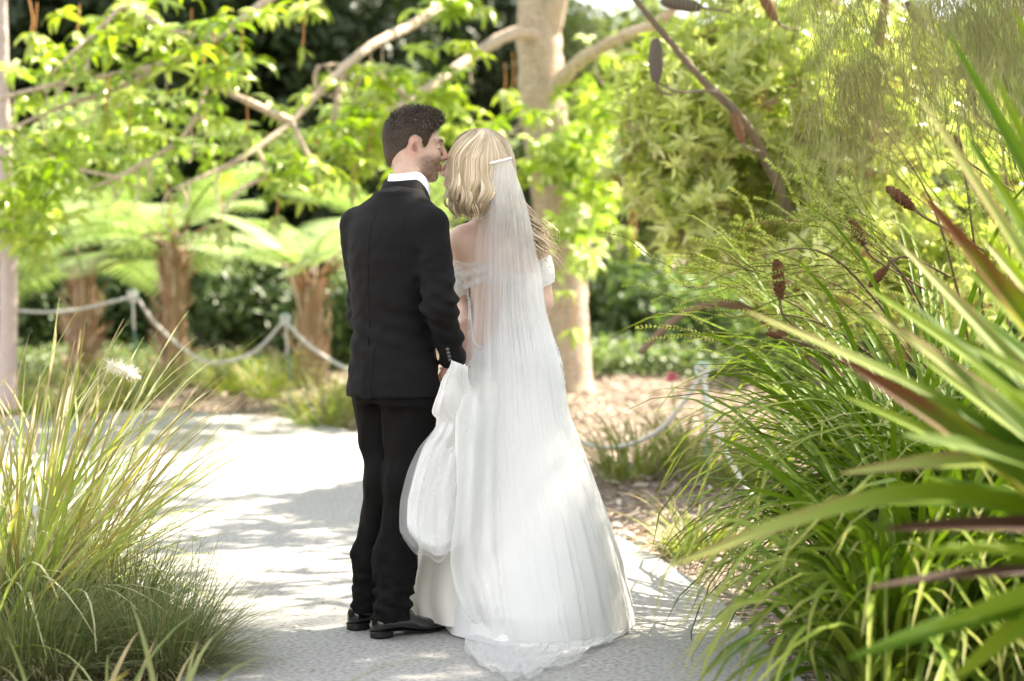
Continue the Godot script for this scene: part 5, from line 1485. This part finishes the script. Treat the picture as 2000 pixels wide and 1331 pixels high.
		sp.append(mb.mesh())
	var hm := leaf_mat(Color(0.60, 0.70, 0.22), 0.5, 0.3)
	# woody stems with sprigs along them: [[from], [to], sprigs]
	var stems := [[[1900, 900, 10.2], [1560, 600, 9.6], [1330, 560, 9.3], 46], [[1900, 900, 10.2], [1700, 600, 9.5], [1460, 500, 9.4], 44], [[1900, 850, 10.2], [1750, 520, 9.4], [1600, 390, 9.3], 44], [[1920, 800, 10.2], [1830, 420, 9.4], [1700, 220, 9.3], 60], [[1950, 850, 10.2], [1900, 450, 9.2], [1860, 170, 9.2], 60], [[2000, 850, 10.2], [2020, 450, 9.2], [1960, 260, 9.1], 50], [[1900, 860, 10.2], [1620, 640, 9.2], [1420, 620, 9.0], 40], [[1960, 850, 10.2], [1960, 300, 10.3], [1800, 60, 10.4], 60], [[1900, 850, 10.2], [1650, 520, 9.0], [1480, 500, 8.9], 40], [[1900, 850, 10.2], [1780, 560, 9.0], [1640, 440, 8.9], 44]]
	var tfs := []
	for s in stems:
		var pts := [Q.call(s[0][0], s[0][1], s[0][2]), Q.call(s[1][0], s[1][1], s[1][2]), Q.call(s[2][0], s[2][1], s[2][2])]
		obj("stem", tubed(pts, 0.008, 0.0015, Color(0.13, 0.095, 0.06), 6, 8), bark, r2)
		var c := curve(pts, 20)
		for k in int(s[3] * 0.62):
			var f := pow(rng.randf(), 0.7)
			var at: Vector3 = c[clampi(int((0.3 + 0.7 * f) * (c.size() - 1)), 0, c.size() - 1)]
			var dir: Vector3 = (c[-1] - c[c.size() / 2]).normalized()
			dir = (dir + Vector3(rf(-0.9, 0.5), rf(-0.5, 0.7), rf(-0.8, 0.8))).normalized()
			var z := dir.cross(Vector3.UP).normalized()
			tfs.append(Transform3D(Basis(dir, z.cross(dir), z) * Basis.from_scale(Vector3.ONE * rf(0.6, 1.15)), at + Vector3(rf(-0.10, 0.10), rf(-0.10, 0.10), rf(-0.14, 0.14))))
	for q in 2:
		var half := tfs.slice(q * tfs.size() / 2, (q + 1) * tfs.size() / 2)
		many("sprigs", sp[q], hm, half, tints(half.size(), Color(0.26, 0.34, 0.06), Color(0.46, 0.48, 0.15), 0.03), r2)
	var spike := MB.new()
	sheet(spike, 24, 40, func(u, v):
		var a: float = u * TAU
		var r: float = 0.022 * pow(sin(PI * clampf(v * 0.95 + 0.02, 0, 1)), 0.6) * (1.0 + 0.7 * nz.get_noise_3d(cos(a) * 3.0, v * 14.0, sin(a) * 3.0)) + 0.003 * sin(a * 9.0 + v * 60.0)
		return Vector3(cos(a) * r, v * 0.15, -sin(a) * r), func(u, v): return Color(0.05, 0.028, 0.018).lerp(Color(0.20, 0.09, 0.045), 0.5 + 0.5 * sin(u * 50.0 + v * 60.0)), true)
	var spm := spike.mesh()
	for c in [[1525, 585, 8.9, 1.0, 0.1], [1788, 410, 8.8, 0.9, 0.9], [1690, 480, 9.0, 0.8, 0.5], [1530, 660, 8.8, 0.45, 1.3], [1735, 520, 8.9, 0.7, 2.4], [1905, 210, 9.0, 0.6, 0.3], [1880, 300, 9.1, 0.5, 0.4]]:
		var up := Basis(Vector3.BACK, c[4]) * Vector3(0, c[3], 0)
		var foot: Vector3 = Q.call(c[0], c[1], c[2])
		obj("spike_stalk", tubed([foot + up * 0.01, foot - up * 0.05, foot - up * 0.09 + Vector3(0.06, -0.02, -0.06), foot - up * 0.10 + Vector3(0.22, -0.10, -0.2)], 0.006, 0.005, Color(0.13, 0.095, 0.06), 6, 4), bark, r2)
		obj("spent_flower_spike", spm, cmat, r2, Transform3D(Basis(Vector3.BACK, c[4]) * Basis.from_scale(Vector3.ONE * c[3]), Q.call(c[0], c[1], c[2])))
	# she-oak: hanging thread-like branchlets at the top right, its crown shades the couple
	var r3 := thing("she_oak_tree", "she-oak with drooping thread-like olive branchlets hanging in at the top right", "tree", Vector3(3.6, 0.0, -8.4))
	obj("trunk", tubed([Vector3(0.1, -0.2, 0), Vector3(0, 1.6, 0), Vector3(-0.15, 3.2, 0.1), Vector3(-0.1, 5.6, 0)], 0.16, 0.06, Color(0.15, 0.12, 0.095), 10, 5, 0.2), bark, r3)
	for b in [[Vector3(-0.1, 2.7, 0.1), Vector3(-1.2, 3.1, 0.6), Vector3(-2.3, 3.0, 1.1)], [Vector3(-0.15, 3.2, 0.1), Vector3(-1.2, 4.0, -0.3), Vector3(-2.4, 4.1, -0.5)], [Vector3(-0.1, 3.8, 0), Vector3(0.5, 4.6, 0.8), Vector3(0.9, 4.9, 1.6)], [Vector3(-0.1, 3.6, 0), Vector3(0.4, 4.4, -1.0), Vector3(0.6, 4.6, -2.0)], [Vector3(-0.12, 2.6, 0.1), Vector3(-0.9, 2.9, 0.5), Vector3(-1.6, 2.85, 1.6)]]:
		obj("branch", tubed(b, 0.05, 0.015, Color(0.15, 0.12, 0.095), 7, 6), bark, r3)
	rng.seed = 107
	var th := MB.new()
	for k in 30:
		var p0 := Vector3(rf(-0.09, 0.06), rf(-0.04, 0.04), rf(-0.06, 0.06))
		var l := rf(0.18, 0.42)
		var dx := Vector3(rf(-0.10, 0.10), 0, rf(-0.10, 0.10))
		var c := curve([p0, p0 + dx * 0.6 + Vector3(0, -l * 0.45, 0), p0 + dx + Vector3(0, -l, 0)], 3)
		tube(th, c, func(f): return 0.0012 * (1.15 - f), 3, func(_f): return Color.WHITE * rf(0.8, 1.2))
	var tf3 := []
	for k in 90:
		tf3.append(Transform3D(Basis(Vector3.UP, rf(0, TAU)) * Basis(Vector3.BACK, rf(-0.5, 0.5)) * Basis.from_scale(Vector3.ONE * rf(0.5, 1.1)), W(1900 + rng.randfn(0, 190), -10 + rng.randfn(0, 120), 7.4 + rf(-0.5, 1.0)) - r3.position))
	for k in 26:
		tf3.append(Transform3D(Basis(Vector3.UP, rf(0, TAU)) * Basis(Vector3.BACK, rf(-0.4, 0.4)) * Basis.from_scale(Vector3.ONE * rf(0.5, 0.9)), W(1680 + rng.randfn(0, 35), 110 + rng.randfn(0, 90), 7.6 + rf(-0.3, 0.5)) - r3.position))
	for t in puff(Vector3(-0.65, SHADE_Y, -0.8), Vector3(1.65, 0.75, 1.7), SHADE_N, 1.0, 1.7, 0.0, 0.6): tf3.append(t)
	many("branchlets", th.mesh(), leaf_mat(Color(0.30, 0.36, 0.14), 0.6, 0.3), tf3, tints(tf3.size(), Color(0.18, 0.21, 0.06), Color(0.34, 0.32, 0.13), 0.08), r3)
	# leafy limbs of the same canopy
	var wk2 := leaf_whorl(10, 0.16, 0.04, 0.4, 0.9, 108, 3)
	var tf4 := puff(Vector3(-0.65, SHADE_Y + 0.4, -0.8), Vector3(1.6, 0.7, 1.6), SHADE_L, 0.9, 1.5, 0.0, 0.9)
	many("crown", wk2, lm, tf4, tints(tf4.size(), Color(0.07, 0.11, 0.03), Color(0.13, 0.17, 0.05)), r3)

# ---------------------------------------------------------------- background
func leafy_tree(called: String, label: String, group: String, px: float, d: float, r: float, blobs: Array, mesh: Mesh, m: Material, n: int, a: Color, b: Color, s: Vector2, category := "tree") -> void:
	var base := G(px, d)
	var root := thing(called, label, category, base, group)
	var top := Vector3.ZERO
	for q in blobs: top = top.max(W(q[0], q[1], d) - base)
	if r > 0.0:
		obj("trunk", tubed([Vector3(0, -0.2, 0), Vector3(rf(-0.2, 0.2), top.y * 0.4, 0), Vector3(rf(-0.3, 0.3), top.y * 0.9, 0)], r, r * 0.4, Color(0.10, 0.08, 0.065), 9, 5, 0.2), bark_m, root)
	var tf := []
	for q in blobs:                                       # [px, py, half width, half height (px), half depth m, share]
		for t in puff(W(q[0], q[1], d) - base, Vector3(q[2] / F * d, q[3] / F * d, q[4]), int(n * q[5]), s.x, s.y, 0.2, 1.1): tf.append(t)
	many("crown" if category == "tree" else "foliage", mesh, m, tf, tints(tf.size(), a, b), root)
var bark_m: StandardMaterial3D

func build_background() -> void:
	bark_m = mat(Color(1, 1, 1), 0.9, 0.2)
	bump(bark_m, noise_tex(0.05, 256), 1.5, Vector3(1.5, 0.7, 1.5))
	var dm := leaf_mat(Color(0.10, 0.16, 0.04), 0.45, 0.4)
	var gm := leaf_mat(Color(0.62, 0.78, 0.28), 0.42, 0.5)
	var sprayd := spray(26, 0.30, 0.13, 0.05, 111)
	var sprayg := spray(24, 0.24, 0.10, 0.05, 112)
	# slim pale trunk at the left edge
	var st := thing("slim_tree", "slim pinkish-grey tree trunk standing at the left frame edge", "tree", G(18, 15.6))
	obj("trunk", tubed([W(14, 800, 15.6) - st.position, W(16, 500, 15.6) - st.position, W(6, 300, 15.6) - st.position, W(2, 100, 15.6) - st.position, W(-6, -200, 15.6) - st.position], 0.062, 0.04, Color(0.42, 0.34, 0.31), 12, 6, 0.15), bark_m, st)
	var t0 := puff(W(-20, -330, 15.6) - st.position, Vector3(0.8, 0.5, 0.8), 60, 0.8, 1.2)
	many("crown", sprayg, gm, t0, tints(60, Color(0.10, 0.17, 0.03), Color(0.16, 0.24, 0.05)), st)
	rng.seed = 113
	var dark := [["dark dense tree behind the ferns at the far left", -60, 24.0], ["dark dense tree behind the leftmost fern", 130, 25.5], ["dark dense tree behind the middle fern", 330, 24.5], ["dark dense tree behind the man, left of his head", 520, 26.0], ["dark dense tree right behind the man", 700, 25.0], ["dark dense tree behind the woman, left of the pale trunk", 880, 27.0], ["dark dense tree beyond the left frame edge", -380, 25.0], ["dark dense tree well outside the picture at the left", -760, 24.0]]
	for q in dark:
		var x: float = q[1]
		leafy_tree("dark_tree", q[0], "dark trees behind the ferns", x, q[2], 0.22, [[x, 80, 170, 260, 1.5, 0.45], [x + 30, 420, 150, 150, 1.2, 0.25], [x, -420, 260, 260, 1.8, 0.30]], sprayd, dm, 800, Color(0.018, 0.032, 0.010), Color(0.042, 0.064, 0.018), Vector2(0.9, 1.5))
	var low := [["dark shrub between the two right ferns", 470, 22.0, 570, 110, 90], ["dark shrub behind the leftmost fern", 70, 22.5, 580, 120, 80], ["green shrub behind the man's jacket", 660, 21.0, 640, 90, 70], ["dark shrub behind the middle fern's trunk", 260, 23.0, 580, 120, 90]]
	for q in low:
		leafy_tree("dark_shrub", q[0], "shrubs under the dark trees", q[1], q[2], 0.0, [[q[1], q[3], q[4], q[5], 0.8, 1.0]], sprayd, dm, 240, Color(0.04, 0.065, 0.02), Color(0.09, 0.14, 0.035), Vector2(0.6, 1.0), "shrub")
	var light := [["sunlit green tree behind the pale trunk", 1080, 30.0, 0.09], ["sunlit tree right of the pale trunk in the distance", 1260, 31.0, 0.10], ["sunlit tree behind the tall shrub", 1480, 29.0, 0.11], ["sunlit tree far behind the feathery shrub", 1700, 28.0, 0.1], ["sunlit tree at the far right behind the shrubs", 1930, 26.0, 0.1]]
	for q in light:
		var x: float = q[1]
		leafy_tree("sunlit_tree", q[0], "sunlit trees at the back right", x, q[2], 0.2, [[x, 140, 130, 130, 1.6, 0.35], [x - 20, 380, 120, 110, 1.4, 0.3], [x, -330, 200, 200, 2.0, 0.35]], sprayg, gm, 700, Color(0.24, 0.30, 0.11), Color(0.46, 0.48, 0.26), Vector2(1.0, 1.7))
	var bush := [["mid-green bush right behind the pale trunk's foot", 1200, 22.5, 590, 90, 80, 0.06], ["leafy bush right of the pale trunk, behind the rope", 1300, 21.5, 600, 90, 80, 0.08], ["leafy bush behind the right rope stake", 1420, 20.5, 640, 100, 80, 0.10], ["low bush behind the strap-leaf grass", 1560, 19.0, 680, 110, 80, 0.10], ["bush at the back right behind the feathery shrub", 1760, 17.0, 660, 150, 110, 0.10], ["bush at the right edge behind the feathery shrub", 1960, 16.0, 620, 140, 150, 0.09], ["bush behind the woman's shoulder", 1080, 24.0, 560, 80, 90, 0.06]]
	for q in bush:
		leafy_tree("bush", q[0], "green bushes at the back right", q[1], q[2], 0.0, [[q[1], q[3], q[4], q[5], 0.7, 1.0]], sprayg, gm, 260, Color(q[6] * 1.2, q[6] * 1.9, q[6] * 0.6), Color(q[6] * 2.6, q[6] * 3.3, q[6] * 1.4), Vector2(0.6, 1.0), "bush")
	# low pale ground cover
	rng.seed = 117
	var gc := []
	for k in 900:
		var d := rf(19.5, 24.0)
		var px := rf(1130, 1560)
		var g := G(px, d)
		gc.append(Transform3D(Basis.from_euler(Vector3(rf(-0.5, 0.5), rf(0, TAU), rf(-0.5, 0.5))) * Basis.from_scale(Vector3.ONE * rf(0.4, 0.8)), g + Vector3(0, rf(0.02, 0.22), 0)))
	for k in 500:
		var d := rf(18.5, 22.0)
		var px := rf(-60, 620)
		gc.append(Transform3D(Basis.from_euler(Vector3(rf(-0.5, 0.5), rf(0, TAU), rf(-0.5, 0.5))) * Basis.from_scale(Vector3.ONE * rf(0.25, 0.5)), G(px, d) + Vector3(0, rf(0.0, 0.12), 0)))
	tag(many("ground_cover", sprayg, gm, gc, tints(gc.size(), Color(0.16, 0.22, 0.08), Color(0.32, 0.36, 0.20))), "low pale green leafy ground cover spread under the background bushes", "ground cover")
	# white brush flower on the left grass
	var fl := thing("brush_flower", "white fluffy brush flower among the pale grass at the left", "flower", W(238, 722, 9.4))
	var bm := MB.new()
	for k in 420:
		var dir := Vector3(rf(-1, 1), rf(-1, 1), rf(-1, 1)).normalized()
		var at := Vector3(rf(-0.05, 0.05), 0, 0)
		at.y = at.x * -0.45
		tube(bm, PackedVector3Array([at, at + dir * rf(0.02, 0.042)]), func(_f): return 0.0007, 3)
	obj("bristles", bm.mesh(), mat(Color(0.80, 0.76, 0.66), 0.8), fl)
	obj("stalk", tubed([Vector3(0.03, -0.015, 0), Vector3(-0.12, -0.25, 0), Vector3(-0.30, -0.72, 0.1)], 0.005, 0.006, Color(0.2, 0.17, 0.08), 6, 5), bark_m, fl)
	var pk := thing("pink_flower", "small pink flower beside the right rope stake", "flower", W(1312, 738, 13.6))
	var pm := MB.new()
	for k in 40:
		var dir := Vector3(rf(-1, 1), rf(-0.5, 1), rf(-1, 1)).normalized()
		blob(pm, dir * 0.028, Vector3(0.016, 0.006, 0.010), 6, 4, Color(0.50, 0.13, 0.16) * rf(0.8, 1.2), Basis.from_euler(Vector3(rf(-1, 1), rf(0, 6), rf(-1, 1))))
	obj("petals", pm.mesh(), mat(Color(1, 1, 1), 0.7), pk)
	obj("stalk", tubed([Vector3(0, -0.01, 0), Vector3(0.02, -0.22, 0), Vector3(0.05, -0.42, 0)], 0.004, 0.005, Color(0.12, 0.2, 0.05), 5, 4), bark_m, pk)

const SHADE_Y := 4.5
const SHADE_N := 520
const SHADE_L := 420
func _ready() -> void:
	# camera: 85 mm, level, shifted down a little
	var cam := Camera3D.new()
	cam.name = "camera"
	add_child(cam)
	cam.position = Vector3(0, EYE, 0)
	var at := CameraAttributesPhysical.new()
	at.frustum_focal_length = 85.0
	at.frustum_focus_distance = 8.25
	at.frustum_near = 0.1
	at.frustum_far = 400.0
	at.exposure_aperture = 2.2
	cam.attributes = at
	cam.projection = Camera3D.PROJECTION_FRUSTUM
	cam.near = 0.1
	cam.far = 400.0
	cam.size = 1331.0 / F * 0.1
	cam.frustum_offset = Vector2(0, -(665.5 - 388.0) / F * 0.1)
	# sky and sun
	var e := Environment.new()
	e.background_mode = Environment.BG_SKY
	var sky := ProceduralSkyMaterial.new()
	sky.sky_top_color = Color(0.77, 0.79, 0.82)
	sky.sky_horizon_color = Color(0.93, 0.94, 0.94)
	sky.sky_curve = 0.25
	sky.sky_energy_multiplier = 0.85
	sky.ground_bottom_color = Color(0.30, 0.27, 0.22)
	sky.ground_horizon_color = Color(0.55, 0.52, 0.45)
	e.sky = Sky.new()
	e.sky.sky_material = sky
	e.tonemap_mode = Environment.TONE_MAPPER_LINEAR
	e.tonemap_exposure = 5.3
	e.sdfgi_enabled = true; e.ssao_enabled = true; e.ssil_enabled = true
	var we := WorldEnvironment.new()
	we.name = "environment"
	we.environment = e
	add_child(we)
	var sun := DirectionalLight3D.new()
	sun.name = "sun"
	sun.light_energy = 1.6
	sun.light_color = Color(1.0, 0.955, 0.88)
	sun.light_angular_distance = 0.5
	sun.shadow_enabled = true
	add_child(sun)
	sun.look_at_from_position(Vector3(0.60, 0.75, -0.36) * 50.0, Vector3.ZERO)
	nz.seed = 3; nz.frequency = 1.0; nz.fractal_octaves = 2
	noise_fold.frequency = 0.02
	build_ground()
	build_background()
	build_pale_tree()
	build_ferns()
	build_right_shrubs()
	build_groom()
	build_bride()
	build_fence()
	build_straps()
	build_flax()
	build_litter()
